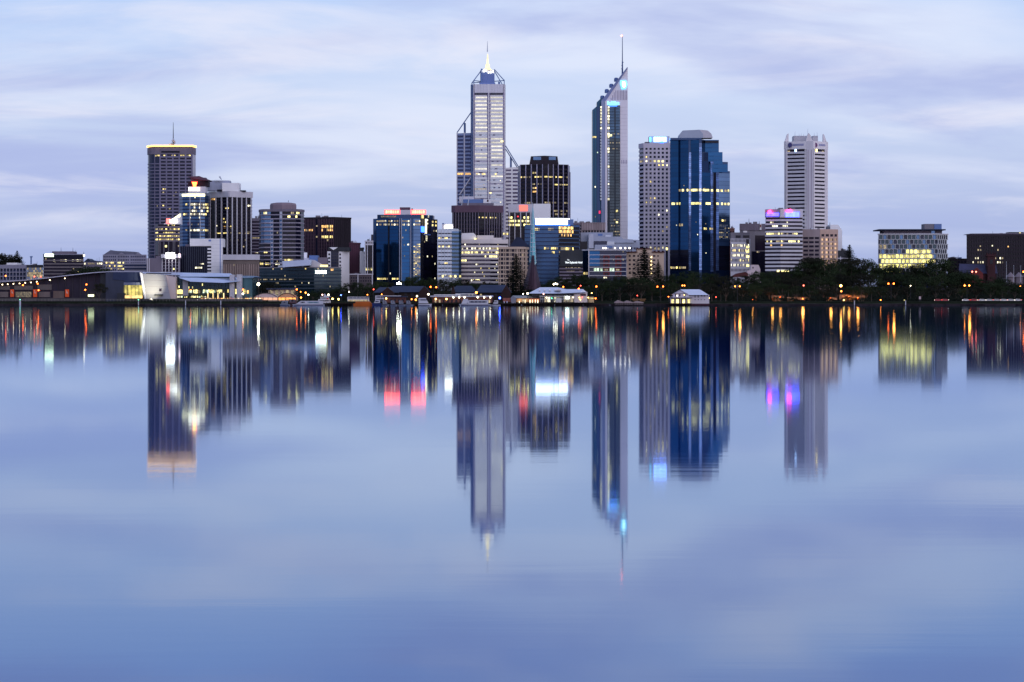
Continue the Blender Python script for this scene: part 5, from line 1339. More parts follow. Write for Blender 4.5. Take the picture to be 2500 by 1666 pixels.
for c, y in ((1064, 730.5), (1090, 730.5)): lampglobe(q, c, y, -.8, yel, 2.6)
for c in (1107, 1121, 1134, 1166, 1182, 1197): lampglobe(q, c, 726.6, -1.9, whi, 2.3)
for a, b_ in cols(1058, 1200, 14, .4): q.box('opening', a, b_, 732, 740, -.15, 0, rnd.choice((gdark, gdark, lit_d)))
q = Thing('ferry_terminal', 'plum-brick ferry shed with one yellow lamp behind the navy ferry', 'building', 1302, 955, base=1.2)
q.box('wall', 938, 990, 726, 740.5, 0, 8, MATS['plum_brick2']); q.box('roof', 934, 994, 723.5, 726, -1.2, 9, roofblue); lampglobe(q, 943, 729, -.8, yel, 2.6)
for a, b_ in cols(950, 988, 4, .5): q.box('window', a, b_, 731, 736, -.15, 0, gdark)
# red kiosks
q = Thing('brick_kiosk', 'row of red brick kiosks with pale lit bays beside the boathouse restaurant', 'building', 1304, 1270, base=1.2)
q.box('wall', 1228, 1320, 728, 741, 0, 8, brick); q.mesh('roof', [(1246, 728.5, -1.2), (1320, 728.5, -1.2), (1318, 722, 5), (1252, 722, 5), (1246, 728.5, 10), (1320, 728.5, 10)], [(0, 1, 2, 3), (3, 2, 5, 4), (0, 3, 4), (1, 5, 2)], mat('grey_tin_roof', (.17, .18, .20), .5)); q.poly('gable', [(1247, 728.5), (1253, 722.5), (1260, 728.5), (1259, 741), (1248, 741)], -1.4, 0, mat('kiosk_grey', (.22, .22, .26)))
q.box('lit_wall', 1261, 1290, 729.5, 740, -.4, 0, emis('kiosk_amber', (1, .50, .16), .7, .6, .4)); q.box('lit_wall', 1291, 1316, 730, 740, -.4, 0, emis('kiosk_orange', (1, .26, .05), .55, .6, .4))
for c in (1231, 1238, 1258, 1268, 1277, 1282, 1294, 1300, 1307, 1313): q.box('white_bollard_light', c - 1, c + 1, 732 if c > 1270 else 735.5, 740.5, -1.2, -.6, lit_w if c > 1255 else lav)
# boathouse restaurant
q = Thing('boathouse_restaurant', 'two-storey waterside restaurant with pale blue-white hipped roofs and dormers', 'building', 1301, 1365, base=1.6)
rw = mat('pale_tin_roof', (.50, .53, .64), .5, .1, noise=.08)
q.box('first_floor_wall', 1300, 1402, 716.5, 724, 2, 16, mat('glazed_grey', (.12, .11, .13))); q.box('ground_floor_wall', 1317, 1412, 724, 739.5, 3, 16, mat('taupe_wall', (.20, .18, .18)))
q.mesh('roof', [(1289, 717, -1), (1416, 717, -1), (1416, 714, 4), (1374, 706.5, 8), (1362, 702, 10), (1318, 702, 10), (1306, 710, 4), (1289, 717, 21), (1416, 717, 21)], [(0, 1, 2, 3, 4, 5, 6), (0, 6, 5, 7), (5, 4, 3, 2, 8, 7), (1, 8, 2)], rw)
q.mesh('roof', [(1366, 716.8, -1.6), (1430, 714, -1.6), (1424, 706.3, 7), (1372, 706.5, 7), (1366, 716.8, 18), (1430, 714, 18)], [(0, 1, 2, 3), (3, 2, 5, 4), (0, 3, 4), (1, 5, 2)], rw)
for c in (1317, 1329.5, 1342, 1355): q.poly('dormer', [(c - 2, 710), (c, 705.6), (c + 2.4, 710)], 1.6, 6, white)
q.poly('gable', [(1357.5, 710), (1363.5, 704.2), (1370, 709.5)], -.4, 5, cream)
q.box('end_wing', 1402, 1434, 713, 739.5, .4, 14, mat('wing_white', (.56, .50, .50), noise=.08)); q.poly('end_gable', [(1416, 713.2), (1425, 707.8), (1432, 713.2)], .2, 8, white); q.box('sign_panel', 1417, 1430.5, 718, 722.5, .1, .4, maroon)
for k, c in enumerate(lin(1319, 1401, 17)): q.box('veranda_post', c - .4, c + .4, 724, 739, 1.4, 1.8, mat('post_grey', (.32, .31, .32)))
q.box('veranda_rail', 1318, 1402, 730, 731, 1.2, 1.5, lav); q.box('soffit', 1317, 1402, 723, 724.2, 1, 3, white)
for a, b_ in cols(1300, 1400, 11, .75): q.box('first_floor_window', a, b_, 718, 723, 1.7, 2, gdark)
for a, b_ in cols(1320, 1400, 10, .7): q.box('ground_floor_window', a, b_, 726, 738, 2.7, 3, rnd.choice((lit_d, lit_w, gdark, lit_d)))
q.box('bright_lamp', 1380.5, 1389.5, 724.5, 729.5, .6, 1.2, emis('lamp_cool', (.9, 1, .86), 11)); lampglobe(q, 1334, 727, .8, whi, 1.5); lampglobe(q, 1399, 726.5, .8, whi, 1.4); lampglobe(q, 1347, 728.5, .6, grn, 1.5); lampglobe(q, 1414.5, 727, -.2, yel, 1.5); lampglobe(q, 1417, 732, -.2, yel, 1.5); lampglobe(q, 1436, 727, -.2, yel, 1.6); lampglobe(q, 1421.5, 726.5, -.2, red, 1.3)
q.box('stair', 1357, 1371, 728, 739.6, -.6, 1.4, mat('stair_white', (.5, .48, .48))); q.box('side_kiosk', 1437, 1450, 725, 739.5, 1, 6, mat('kiosk_lit', (.5, .36, .2))); q.box('side_kiosk_light', 1439, 1450, 728, 730.5, .6, 1, lit_y)
# white boatshed
q = Thing('white_boatshed', 'white weatherboard boatshed with pale roof and lit veranda on the water', 'boatshed', 1290, 1688, base=0.0)
wb_ = mat('weatherboard', (.60, .55, .58), noise=.08)
q.box('side_wall', 1680, 1731.5, 720, 741.5, 2, 12, wb_); q.poly('front_gable', [(1643, 728), (1643, 719), (1661, 707.6), (1682, 719), (1682, 728)], .6, 2.2, mat('gable_weatherboard', (.50, .47, .54)))
q.mesh('roof', [(1681, 720.5, 0), (1728, 720.5, 0), (1709, 707, 7), (1660, 707, 7), (1640, 720, 14), (1730, 720.5, 14), (1660, 707, -.2), (1642, 719.8, -.2)], [(0, 1, 2, 3), (3, 2, 5, 4), (1, 5, 2), (6, 3, 0), (6, 7, 4, 3)], mat('sky_tin_roof', (.56, .60, .72), .45, .1, noise=.06))
for u in (.25, .5, .75):
    q.mesh('roof_seam', [(1681 - 21 * u, 720.3 - 13.5 * u, 7 * u - .1), (1728 - 19 * u, 720.3 - 13.5 * u, 7 * u - .1), (1728 - 19 * u, 720.7 - 13.5 * u, 7 * u - .1), (1681 - 21 * u, 720.7 - 13.5 * u, 7 * u - .1)], [(0, 1, 2, 3)], lav)
q.box('veranda_roof', 1633, 1690, 726.6, 728.8, -2.4, 2, mat('veranda_roof', (.12, .10, .14))); q.box('veranda_rail', 1637, 1688, 724.6, 725.4, -2.2, -2, lav)
for c in lin(1637, 1688, 12): q.box('rail_post', c - .3, c + .3, 724.6, 726.8, -2.2, -2, lav)
q.box('ground_floor', 1640, 1681, 729, 741.5, 1, 10, mat('dark_weatherboard', (.12, .10, .12)))
for c in (1642, 1654, 1669, 1681.5): q.box('lit_doorway', c - 2.8, c + 3.2, 731, 740.5, .5, .9, lit_b)
for c in (1637, 1648, 1661.5, 1676, 1687): q.box('veranda_post', c - .5, c + .5, 728.8, 741, -2.2, -1.9, wb_)
for c in (1650, 1659.5, 1672): q.box('gable_window', c - 1.2, c + 1.4, 718.5, 724.5, .35, .6, gdark); q.box('gable_trim', c - 6, c + 6, 717, 717.7, .3, .6, timber)
lampglobe(q, 1653, 722.5, 0, whi, 1.4); lampglobe(q, 1671, 720.5, 0, yel, 1.2)
for c in (1697, 1704.5): q.box('side_window', c - 1, c + 1, 721.5, 727, 1.8, 2, gpurple)
for c in (1713, 1720, 1728): q.box('side_window', c - 1.2, c + 1.2, 721.5, 724, 1.8, 2, gpurple)
for c in (1697, 1705, 1712, 1720): q.box('side_window', c - .9, c + .9, 731, 733, 1.8, 2, gdark)
for k in range(4): q.box('board_joint', 1681, 1731, 724 + k * 4.2, 724.4 + k * 4.2, 1.9, 2, lav)
q.box('piled_base', 1632, 1690, 741, 743, -3, 11, timber); q.box('base_wall', 1685, 1732, 741.5, 746, 1.6, 11.5, maroon)
for c in lin(1634, 1730, 12): q.box('pile', c - .6, c + .6, 742.5, None, -2, -1.4, timber)
q.antenna(1661, 696, 708, .16, 3); q.antenna(1709, 696, 708, .16, 6); q.box('gangway', 1600, 1634, 741, 742.2, -1, 2, timber); 
for c in (1604, 1614, 1624): q.box('pile', c - .5, c + .5, 739, None, -.8, -.2, timber)
# covered pens on the wall left of the boatshed
for k, (c0, c1, y0, lab) in enumerate(((1500, 1524, 733, 'pale gabled boat pen roof nearest the restaurant'), (1522, 1547, 734, 'pale gabled boat pen roof in the middle of the row'), (1546, 1572, 735, 'pale gabled boat pen roof under the brown flat shed'))):
    q = Thing('boat_pen', lab, 'boat pen', 1292, (c0 + c1) / 2, 'covered boat pens', base=0.0)
    q.poly('roof', [(c0, 738.5), ((c0 + c1) / 2 - 3, y0), (c1, 738.5), (c1 - 1, 741), (c0 + 1, 741)], 0, 6, mat('pen_roof', (.26, .20, .20))); q.box('beam', c0 + 1, c1 - 1, 742.8, 744, 0, .4, mat('pen_beam', (.2, .16, .16)))
    for c in lin(c0 + 2, c1 - 2, 5): q.box('pile', c - .5, c + .5, 740, None, -.2, .2, timber)
q = Thing('brown_shed', 'flat brown shed on the bank above the boat pens', 'shed', 1312, 1560); q.box('wall', 1546, 1575, 732, None, 0, 6, mat('ochre_timber', (.20, .11, .05))); q.box('roof', 1544, 1577, 729.8, 732, -1, 7, mat('ochre_roof', (.22, .12, .06))); q.box('chimney', 1547, 1549, 727.5, 730, 1, 2, brick); q.box('door', 1558, 1562, 733, 736, -.1, 0, timber)

# warm clutter on the foyer terrace
tq = Thing('terrace_bar', 'low terrace bar with strings of orange and pink lamps before the foyer pylons', 'bar', 1318, 560)
tq.box('counter', 486, 640, 730.5, None, 0, 2.5, concrete)
for k in range(46):
    c = 488 + k * 3.25 + rnd.uniform(-1, 1); hh = rnd.uniform(1.2, 3.2)
    tq.box('table_lamp', c, c + rnd.uniform(.8, 2.4), 730.4 - hh, 730.4 - rnd.uniform(0, .6), .2, .5, rnd.choice((lit_o, lit_o, lit_d, emis('terrace_pink', (1, .30, .22), .8, .5, .6), lit_w)))
for c in lin(492, 636, 13):
    tq.poly('umbrella', [(c - 3.4, 726.6), (c, 724.2), (c + 3.4, 726.6)], .8, 2.2, rnd.choice((mat('umbrella_red', (.16, .03, .03)), mat('umbrella_cream', (.3, .24, .2)), darkmetal)))
    tq.box('umbrella_pole', c - .2, c + .2, 726.2, 730.6, 1.4, 1.6, darkmetal)
rq = Thing('promenade_railing', 'long pale promenade railing on the left bank above the river wall', 'railing', 1312, 240)
for y in (730.6, 732.6):
    rq.box('rail', -60, 640, y, y + .35, 0, .06, mat('rail_grey', (.22, .20, .19), .6))
for c in lin(-58, 638, 88):
    rq.box('post', c - .2, c + .2, 730.6, None, .07, .14, MATS['rail_grey'])
# sandstone walls caught by the park lamps
for c0, c1, y0, lb in ((1884, 1914, 722, 'orange-lit sandstone wall behind the trunks left of the single palm'), (1922, 1978, 726, 'low orange-lit wall behind the single palm'), (2018, 2044, 726, 'low orange-lit wall left of the dazzling amber lamp'), (2050, 2112, 719, 'broad orange-lit wall under the wide tree by the dazzling amber lamp')):
    wq = Thing('park_wall', lb, 'wall', 1357.5, (c0 + c1) / 2, 'lamp-lit park walls')
    n = max(3, int((c1 - c0) / 6))
    for a, b_ in cols(c0, c1, n, .96):
        wq.box('stone_panel', a, b_, y0 + rnd.uniform(0, 3), None, rnd.uniform(0, .3), 1.2, mat('sandstone', (.34, .24, .15), noise=.3, nscale=.6))
    wq.box('coping', c0, c1, y0 - .2, y0 + .8, .5, 1.5, mat('sandstone_dark', (.2, .14, .1)))
# ================================================================ boats
def boat(name, label, c0, c1, D, dirn, hull_m, h_px, cabins, stripe=None, windows=(), group='vessels moored at the jetty', extra=()):
    """side-on vessel: bow at the dirn end; cabins: (c0,c1,ytop,ybot,rake,mat); windows: (c0,c1,y0,y1,mat)"""
    q = Thing(name, label, 'boat', D, (c0 + c1) / 2, group, base=0.0)
    L = q.X(c1) - q.X(c0); B2 = max(1.6, min(4.2, L * .14)); h = h_px * D / F
    secs = []
    for k in range(9):
        u = k / 8
        wd = B2 * (1 - max(0, (u - .55) / .45) ** 2.0) if u > .55 else B2
        wd = max(wd, .05)
        sh = h * (1 + .28 * max(0, u - .5))
        xb = u * L; xd = u * L + (.06 * L * max(0, (u - .6) / .4) ** 1.5)
        secs.append([(xb, -wd * .72, -.4), (xd, -wd, sh), (xd, wd, sh), (xb, wd * .72, -.4)])
    V = []
    for s4 in secs:
        for x, y, z in s4:
            xx = q.X(c0) + x if dirn > 0 else q.X(c1) - x
            V.append((xx, y + 4, z))
    FF = [(k * 4 + a, k * 4 + a + 1, (k + 1) * 4 + a + 1, (k + 1) * 4 + a) for k in range(8) for a in range(3)] + [(0, 3, 2, 1), (32, 33, 34, 35)] + [(k * 4, (k + 1) * 4, (k + 1) * 4 + 3, k * 4 + 3) for k in range(8)]
    q.add('hull', V, FF, hull_m)
    yw = HY + CH * F / D
    if stripe:
        q.box('boot_stripe', c0 + 1, c1 - 3 if dirn > 0 else c1 - 1, yw - h_px * .38, yw + .3, 4 - B2 - .06, 4 - B2 + .5, stripe)
    for a, b_, y0, y1, rk, m in cabins:
        cab = q.poly('cabin', [(a + (rk if dirn < 0 else 0), y0), (b_ - (rk if dirn > 0 else 0), y0), (b_, y1), (a, y1)], 4 - B2 * .8, 4 + B2 * .8, m)
    for a, b_, y0, y1, m in windows:
        q.box('window_strip', a, b_, y0, y1, 4 - B2 * .8 - .08, 4 - B2 * .8, m, cab)
        for c in lin(a + 2, b_ - 2, max(2, int((b_ - a) / 8))):
            q.box('window_post', c - .35, c + .35, y0, y1, 4 - B2 * .8 - .16, 4 - B2 * .8 - .08, bwhite, cab)
    for c, y0, y1 in extra:
        q.antenna(c, y0, y1, .12, 4, palemetal)
    return q
bwhite = mat('boat_white', (.48, .48, .54), .35, noise=.05); bnavy = mat('boat_navy', (.02, .03, .10), .35); borange = mat('boat_orange', (.42, .10, .02), .45, noise=.2); bteal = mat('boat_teal', (.10, .17, .22), .4); bgrey = mat('boat_grey', (.2, .22, .28), .4)
boat('passenger_ferry', 'long white sleek ferry with a pointed bow to the left, nearest the marquees', 716, 790, 1286, -1, bwhite, 3.6, [(722, 788, 735, 743, 12, bwhite)], bnavy, [(734, 744, 737, 740, gdark), (751, 778, 737, 740.5, bteal)])
q = boat('luxury_yacht', 'tall white motor yacht with tail fin and open decks behind the sleek ferry', 776, 812, 1300, 1, bwhite, 4, [(777, 808, 731, 741, 3, bwhite), (782, 804, 725, 731.2, 3, bwhite)], None, [(779, 805, 733.5, 736, gdark), (784, 801, 727, 729, gdark)], extra=((803, 716, 726),))
q.poly('radar_fin', [(790, 725), (792, 717), (797, 723), (808, 724), (806, 725.2)], 3, 5, bwhite); q.box('red_flag', 798, 802, 728.5, 731, .2, .4, mat('red_flag', (.6, .02, .03)))
boat('grey_launch', 'small grey moored launch under the marquee lights', 683, 706, 1292, -1, bgrey, 4, [(686, 702, 735, 742, 3, bgrey)], bnavy, [(689, 700, 737, 739.5, gdark)]); boat('charter_launch', 'dark low launch between the grey launch and the sleek ferry', 704, 730, 1297, 1, mat('boat_plum', (.09, .05, .06)), 4, [(706, 724, 731, 741, 4, mat('boat_plum', (.09, .05, .06)))], None, [(708, 720, 733.5, 736.5, gdark)])
boat('orange_workboat', 'orange-hulled workboat moored in the middle of the jetty', 862, 912, 1288, 1, borange, 6.2, [(868, 906, 736.5, 741, 3, borange)], None, [], extra=((901, 722, 738),))
boat('river_ferry', 'two-deck white ferry with dark windows behind the orange workboat', 846, 904, 1312, 1, bwhite, 5, [(848, 902, 725, 738, 3, bwhite)], None, [(850, 900, 726.5, 729, gnavy), (850, 900, 732, 736, lit_d)])
boat('river_ferry', 'white two-deck ferry with long roof above the plum-brick shed', 914, 992, 1318, 1, bwhite, 5, [(916, 988, 722, 737, 10, bwhite)], None, [(918, 978, 724, 727, gnavy), (918, 938, 731, 735, gnavy)])
boat('navy_launch', 'navy-hulled launch next to the orange workboat', 908, 930, 1284, -1, bnavy, 6.5, [(913, 927, 733, 740, 3, bwhite)], None, [(915, 925, 735, 738, gnavy)])
for a, l in ((932, 'small white cruiser nearest the navy launch'), (952, 'small white cruiser between two others below the brick shed'), (972, 'small white cruiser at the right of the trio below the brick shed'), (990, 'small pale cruiser beside the amber jetty light')):
    boat('moored_cruiser', l, a, a + 17, 1289, 1, bgrey, 3.2, [(a + 2, a + 13, 734.5, 742, 3, bgrey)], bnavy, [(a + 3, a + 11, 736.5, 739, gdark)])
boat('river_ferry', 'white ferry with navy lower hull left of the yellow-lamped terminal', 1021, 1052, 1286, 1, bwhite, 4.5, [(1022, 1046, 728, 741, 7, bwhite)], bnavy, [(1024, 1042, 731, 734, gnavy)])
boat('river_ferry', 'long white ferry with dark window band and navy waterline below the row of white lamps', 1124, 1198, 1285, -1, bwhite, 4.2, [(1140, 1192, 733.5, 742.5, 3, bwhite), (1126, 1142, 730, 742.5, 6, bwhite)], bnavy, [(1146, 1188, 735.5, 739.5, gnavy)])
boat('small_launch', 'little white launch by the blue jetty light', 1200, 1222, 1288, -1, bwhite, 3, [(1204, 1216, 734, 742, 3, bwhite)], None, [(1206, 1214, 736, 738.5, gdark)])

# ================================================================ lamps
def street_lamp(heads, D, label, m, rpx, group='street lamps', name='street_lamp', base=None, pole_m=None, lit_w_=0):
    c = sum(h[0] for h in heads) / len(heads); yt = min(h[1] for h in heads)
    q = Thing(name, label, 'street lamp', D, c, group, base)
    pm = pole_m or darkmetal
    q.tube('pole', (c, HY - (q.g - .2 - CH) * F / D, 0), (c, yt + (0 if len(heads) > 1 else 1.5), 0), .16, pm, .09)
    for hc, hy in heads:
        arm = q.tube('arm', (c, yt + 2, 0), (hc + (.6 if len(heads) == 1 else 0), hy + .4, 0), .09, pm)
        lampglobe(q, hc, hy, 0, m, rpx, 'lamp_globe', arm)
    if lit_w_:
        pl = bpy.data.lights.new('lamp_light', 'POINT'); pl.energy = lit_w_; pl.color = (1, .36, .06); pl.shadow_soft_size = .9
        po = bpy.data.objects.new('lamp_light', pl); COL.objects.link(po); po.parent = q.root; po.location = (q.X(heads[-1][0]), -1.2, q.Z(heads[-1][1]) + .2)
    return q
LS = [([(56, 696.5)], 1335, 'orange street lamp nearest the first orange banner', ora, 2.4), ([(92, 693)], 1338, 'upper orange lamp by the second orange banner', ora, 2.2), ([(94, 709)], 1330, 'lower orange lamp beside the second orange banner', ora, 2.4), ([(211, 695)], 1338, 'upper orange lamp in front of the dark hall wall', ora, 2.4), ([(208, 708)], 1330, 'lower orange lamp in front of the dark hall wall', ora, 2.4),
 ([(14, 674)], 1500, 'orange lamp glowing before the grid office block', ora, 2.3), ([(84, 675.5)], 1500, 'pink-orange lamp before the lit glass block', red, 2.2), ([(99.5, 676)], 1500, 'pink-orange lamp beside the brown office corner', red, 2.0),
 ([(352, 704)], 1322, 'white lamp in front of the leaning floodlit wall', whi, 1.8), ([(465, 709)], 1325, 'orange lamp in front of the glass foyer', ora, 2.3), ([(593, 707)], 1326, 'reddish lamp over the yellow-lit foyer entrance', ora, 1.9), ([(593, 718)], 1322, 'bright white lamp under the foyer pylons', whi, 3.0), ([(631, 694.5)], 1322, 'dazzling white floodlight mast right of the foyer', emis('lamp_flood', (1, .90, .62), 60), 4.2),
 ([(724.6, 707)], 1318, 'tall orange lamp behind the ferry bow', ora, 2.4), ([(735, 727)], 1306, 'low amber lamp at the end of the orange marquee', amb, 2.6), ([(746, 715)], 1320, 'amber lamp between the orange and white lamps by the ferry', amb, 2.4), ([(734, 713)], 1326, 'dim amber lamp behind the marquee end', amb, 1.6), ([(753, 720)], 1308, 'white lamp above the sleek ferry cabin', whi, 2.4),
 ([(787, 720)], 1312, 'pinkish lamp left of the yacht tail fin', emis('lamp_pink', (1, .5, .42), 9), 2.2), ([(802, 720)], 1313, 'cream lamp right of the yacht tail fin', whi, 2.8), ([(812, 730)], 1300, 'yellow lamp on the jetty beside the yacht', yel, 3.0), ([(826.5, 731)], 1300, 'yellow lamp second along the jetty from the yacht', yel, 3.0), ([(832.5, 721)], 1316, 'small blue lamp over the jetty right of the yacht', blu, 1.9), ([(852, 713)], 1325, 'white lamp before the dark trees left of the sheds', whi, 2.0), ([(897, 720)], 1312, 'dim amber lamp above the orange workboat', amb, 1.6),
 ([(912, 707)], 1338, 'red-orange lamp at the left end of the jetty sheds', red, 2.0), ([(970, 693), (978, 693.5), (974, 691)], 1385, 'cluster of dazzling floodlights above the long jetty shed', MATS['lamp_flood'], 2.6), ([(932, 719)], 1312, 'small amber lamp over the white two-deck ferry', amb, 1.5), ([(1018, 723.5)], 1304, 'white lamp left of the navy-hulled ferry', whi, 2.6), ([(1015, 732)], 1296, 'amber lamp low on the jetty left of the navy-hulled ferry', amb, 2.8), ([(1005, 731)], 1297, 'small warm lamp among the moored cruisers', amb, 2.0), ([(1046, 719)], 1306, 'cream lamp above the navy-hulled ferry', whi, 2.8),
 ([(1051.5, 701), (1065, 701.5)], 1316, 'tall double-headed orange lamp with glowing pole over the terminal', ora, 2.5), ([(1163, 714.5)], 1308, 'blazing orange lamp between the two jetty sheds', amb, 3.6), ([(1220, 728)], 1299, 'brilliant blue lamp on the jetty end', blu, 3.4), ([(1277, 718)], 1306, 'cream lamp left of the bright white one by the restaurant', whi, 2.0), ([(1288, 717)], 1303, 'bright white lamp at the left eave of the restaurant', whi, 3.0), ([(1327, 718)], 1299, 'pinkish lamp before the restaurant dormers', MATS['lamp_pink'], 2.0), ([(1352, 694.5), (1360, 693.8), (1356, 693)], 1345, 'wide white floodlight above the restaurant roof', whi, 2.6), ([(1375, 701)], 1335, 'orange lamp above the restaurant roof step', ora, 2.4), ([(1417.5, 698)], 1338, 'small red-orange lamp above the restaurant end gable', red, 2.0), ([(1413, 705.5)], 1330, 'glowing orange lamp touching the restaurant end roof', ora, 2.6), ([(1456, 700)], 1330, 'orange lamp in the trees right of the restaurant', ora, 2.6), ([(1444.5, 716)], 1318, 'small yellow lamp right of the restaurant', yel, 1.8), ([(1454, 729)], 1306, 'low orange lamp at the restaurant jetty end', ora, 2.4), ([(1556, 722)], 1318, 'small red lamp over the brown shed', red, 1.6),
 ([(1605, 700.5), (1619, 700)], 1325, 'double orange lamp lighting a tree left of the boatshed', ora, 2.3), ([(1666, 697.5), (1671, 697.5)], 1345, 'twin amber lamps behind the boatshed roof', amb, 2.0), ([(1731, 728)], 1308, 'yellow lamp at the right corner of the boatshed', yel, 2.0), ([(1748, 726)], 1312, 'small red lamp right of the boatshed', red, 1.6), ([(1632, 725)], 1312, 'small orange lamp left of the boatshed veranda', ora, 1.7), ([(1794.5, 699.5), (1806, 699.5)], 1330, 'double orange lamp with lit pole right of the boatshed', amb, 2.0), ([(1962, 697.5)], 1335, 'pinkish red lamp above the riverside trees', emis('lamp_rose', (1, .14, .09), 10), 2.2), ([(2053, 698)], 1330, 'dazzling amber lamp above the riverside trees', emis('lamp_amber_hot', (1, .42, .07), 40), 3.6), ([(2054, 711.6)], 1322, 'amber lamp just below the dazzling amber one', amb, 2.4), ([(2060, 733)], 1310, 'low yellow path lamp at the water edge', yel, 2.2),
 ([(2169, 693), (2182, 693)], 1335, 'double orange-red lamp below the honeycomb office', ora, 2.7), ([(2223, 698)], 1345, 'small white lamp in the trees right of the double orange lamp', whi, 1.6), ([(2208, 733.5)], 1312, 'low pale path lamp on the bank', lit_b, 2.0), ([(2355, 697.6), (2366.5, 697.6)], 1328, 'double amber lamp lighting a tree below the brick church', amb, 2.5), ([(2373.6, 664), (2383, 664)], 1460, 'double lamp glowing before the brick church gable', MATS['lamp_rose'], 2.6), ([(2498.6, 664)], 1450, 'orange lamp at the right edge before the turreted house', ora, 2.8), ([(2491.5, 699)], 1340, 'yellow lamp at the right edge above the bank', amb, 2.0), ([(2150, 733)], 1314, 'low orange path lamp left of the pale bench sign', amb, 1.7), ([(1886, 729)], 1340, 'small orange park lamp under the trees', ora, 1.7), ([(1905, 727)], 1352, 'orange park lamp glowing behind the trunks', ora, 2.6), ([(1960, 730)], 1352, 'orange park lamp behind the palm trunks', ora, 2.0), ([(2028, 729)], 1352, 'orange park lamp left of the dazzling amber one', ora, 2.0), ([(2094, 728)], 1350, 'orange park lamp right of the dazzling amber one', ora, 2.2), ([(2072, 726)], 1356, 'orange park lamp deep under the wide tree', ora, 2.4), ([(1838, 732)], 1345, 'orange park lamp near the leaning trunk', ora, 1.7)]
for hd, D, lb, m, r in LS:
    street_lamp(hd, D, lb, m, r, lit_w_=1100 if 'park lamp' in lb else 700 if lb.startswith('double') and D < 1400 else 0)
# channel markers standing in the river
for c, D, lb in ((49, 1272, 'white channel marker with a green light before the first orange banners'), (338, 1276, 'thin white channel marker with green light before the leaning wall'), (453, 1278, 'thin white channel marker before the glass foyer'), (539, 1280, 'short white channel marker at the end of the foyer terrace'), (2086, 1285, 'thin pale marker post by the lit trees'), (2211, 1285, 'thin pale marker post near the low pale lamp')):
    q = Thing('channel_marker', lb, 'channel marker', D, c, 'channel markers', base=0.0)
    q.tube('post', (c, 747, 0), (c, 734, 0), .55 if c == 49 else .28, bwhite, .5 if c == 49 else .25, n=8); q.tube('pile', (c, 752, 0), (c, 746, 0), .5, timber, n=8)
    if c < 400: lampglobe(q, c, 732, 0, grn, 1.3, 'marker_light')

# ================================================================ parked cars
def car(c, D, label, m, face=1):
    q = Thing('parked_car', label, 'car', D, c, 'cars along the riverside drive')
    k = F / D; yb = HY - (q.g + .32 - CH) * k; w_ = 2.2 * k
    pr = [(-1, 0), (-1, -.55), (-.93, -.78), (-.62, -.85), (-.38, -1.35), (.30, -1.38), (.60, -.86), (.95, -.72), (1, -.3), (1, 0)]
    q.poly('body', [(c + face * a * w_, yb + b_ * k) for a, b_ in pr], -.9, .9, m)
    q.poly('side_window', [(c + face * a * w_, yb + b_ * k) for a, b_ in ((-.55, -.86), (-.36, -1.27), (.28, -1.3), (.52, -.88))], -.94, -.9, gdark)
    for a in (-.62, .62):
        v, f = tube((q.X(c + face * a * w_), -.95, .34), (q.X(c + face * a * w_), -.7, .34), .34, n=10); q.add('wheel', v, f, darkmetal)
    q.box('tail_light', c + face * -.99 * w_ - .4, c + face * -.99 * w_ + .5, yb - .75 * k, yb - .55 * k, -.93, -.88, emis('tail_light', (1, .05, .04), 5)); q.box('head_light', c + face * .97 * w_ - .5, c + face * .97 * w_ + .4, yb - .6 * k, yb - .45 * k, -.93, -.88, emis('head_light', (1, .9, .8), 8))
cm = [mat('car_white', (.6, .58, .58), .3, coat=.5), mat('car_silver', (.35, .34, .36), .3, .4), mat('car_red', (.35, .03, .04), .3, coat=.5), mat('car_dark', (.05, .05, .06), .3, coat=.5)]
for c, m, lb in ((490, 3, 'dark car parked before the glass foyer terrace lights'), (516, 1, 'silver car parked before the foyer columns'), (2290, 2, 'red car leftmost in the row at right'), (2308, 2, 'second red car from the left in the row at right'), (2358, 0, 'white car under the double amber lamp'), (2378, 2, 'red car just right of the double amber lamp'), (2398, 0, 'white car before the church gable'), (2416, 0, 'white car in line below the church tower'), (2434, 1, 'silver car in line right of the church tower'), (2451, 0, 'white car left of the flagpoles'), (2468, 1, 'silver car below the flagpoles'), (2486, 0, 'white car rightmost in the row')):
    car(c, 1330 if c < 1000 else 1319.5 + (c % 3), lb, cm[m], rnd.choice((-1, 1)))
q = Thing('park_sign', 'small pale sign board on posts on the right bank', 'sign', 1313, 2246); q.box('board', 2243.5, 2248.5, 724, 731, 0, .15, mat('sign_pale', (.45, .34, .36))); q.box('post', 2244, 2244.8, 731, None, 0, .15, darkmetal); q.box('post', 2247.2, 2248, 731, None, 0, .15, darkmetal)
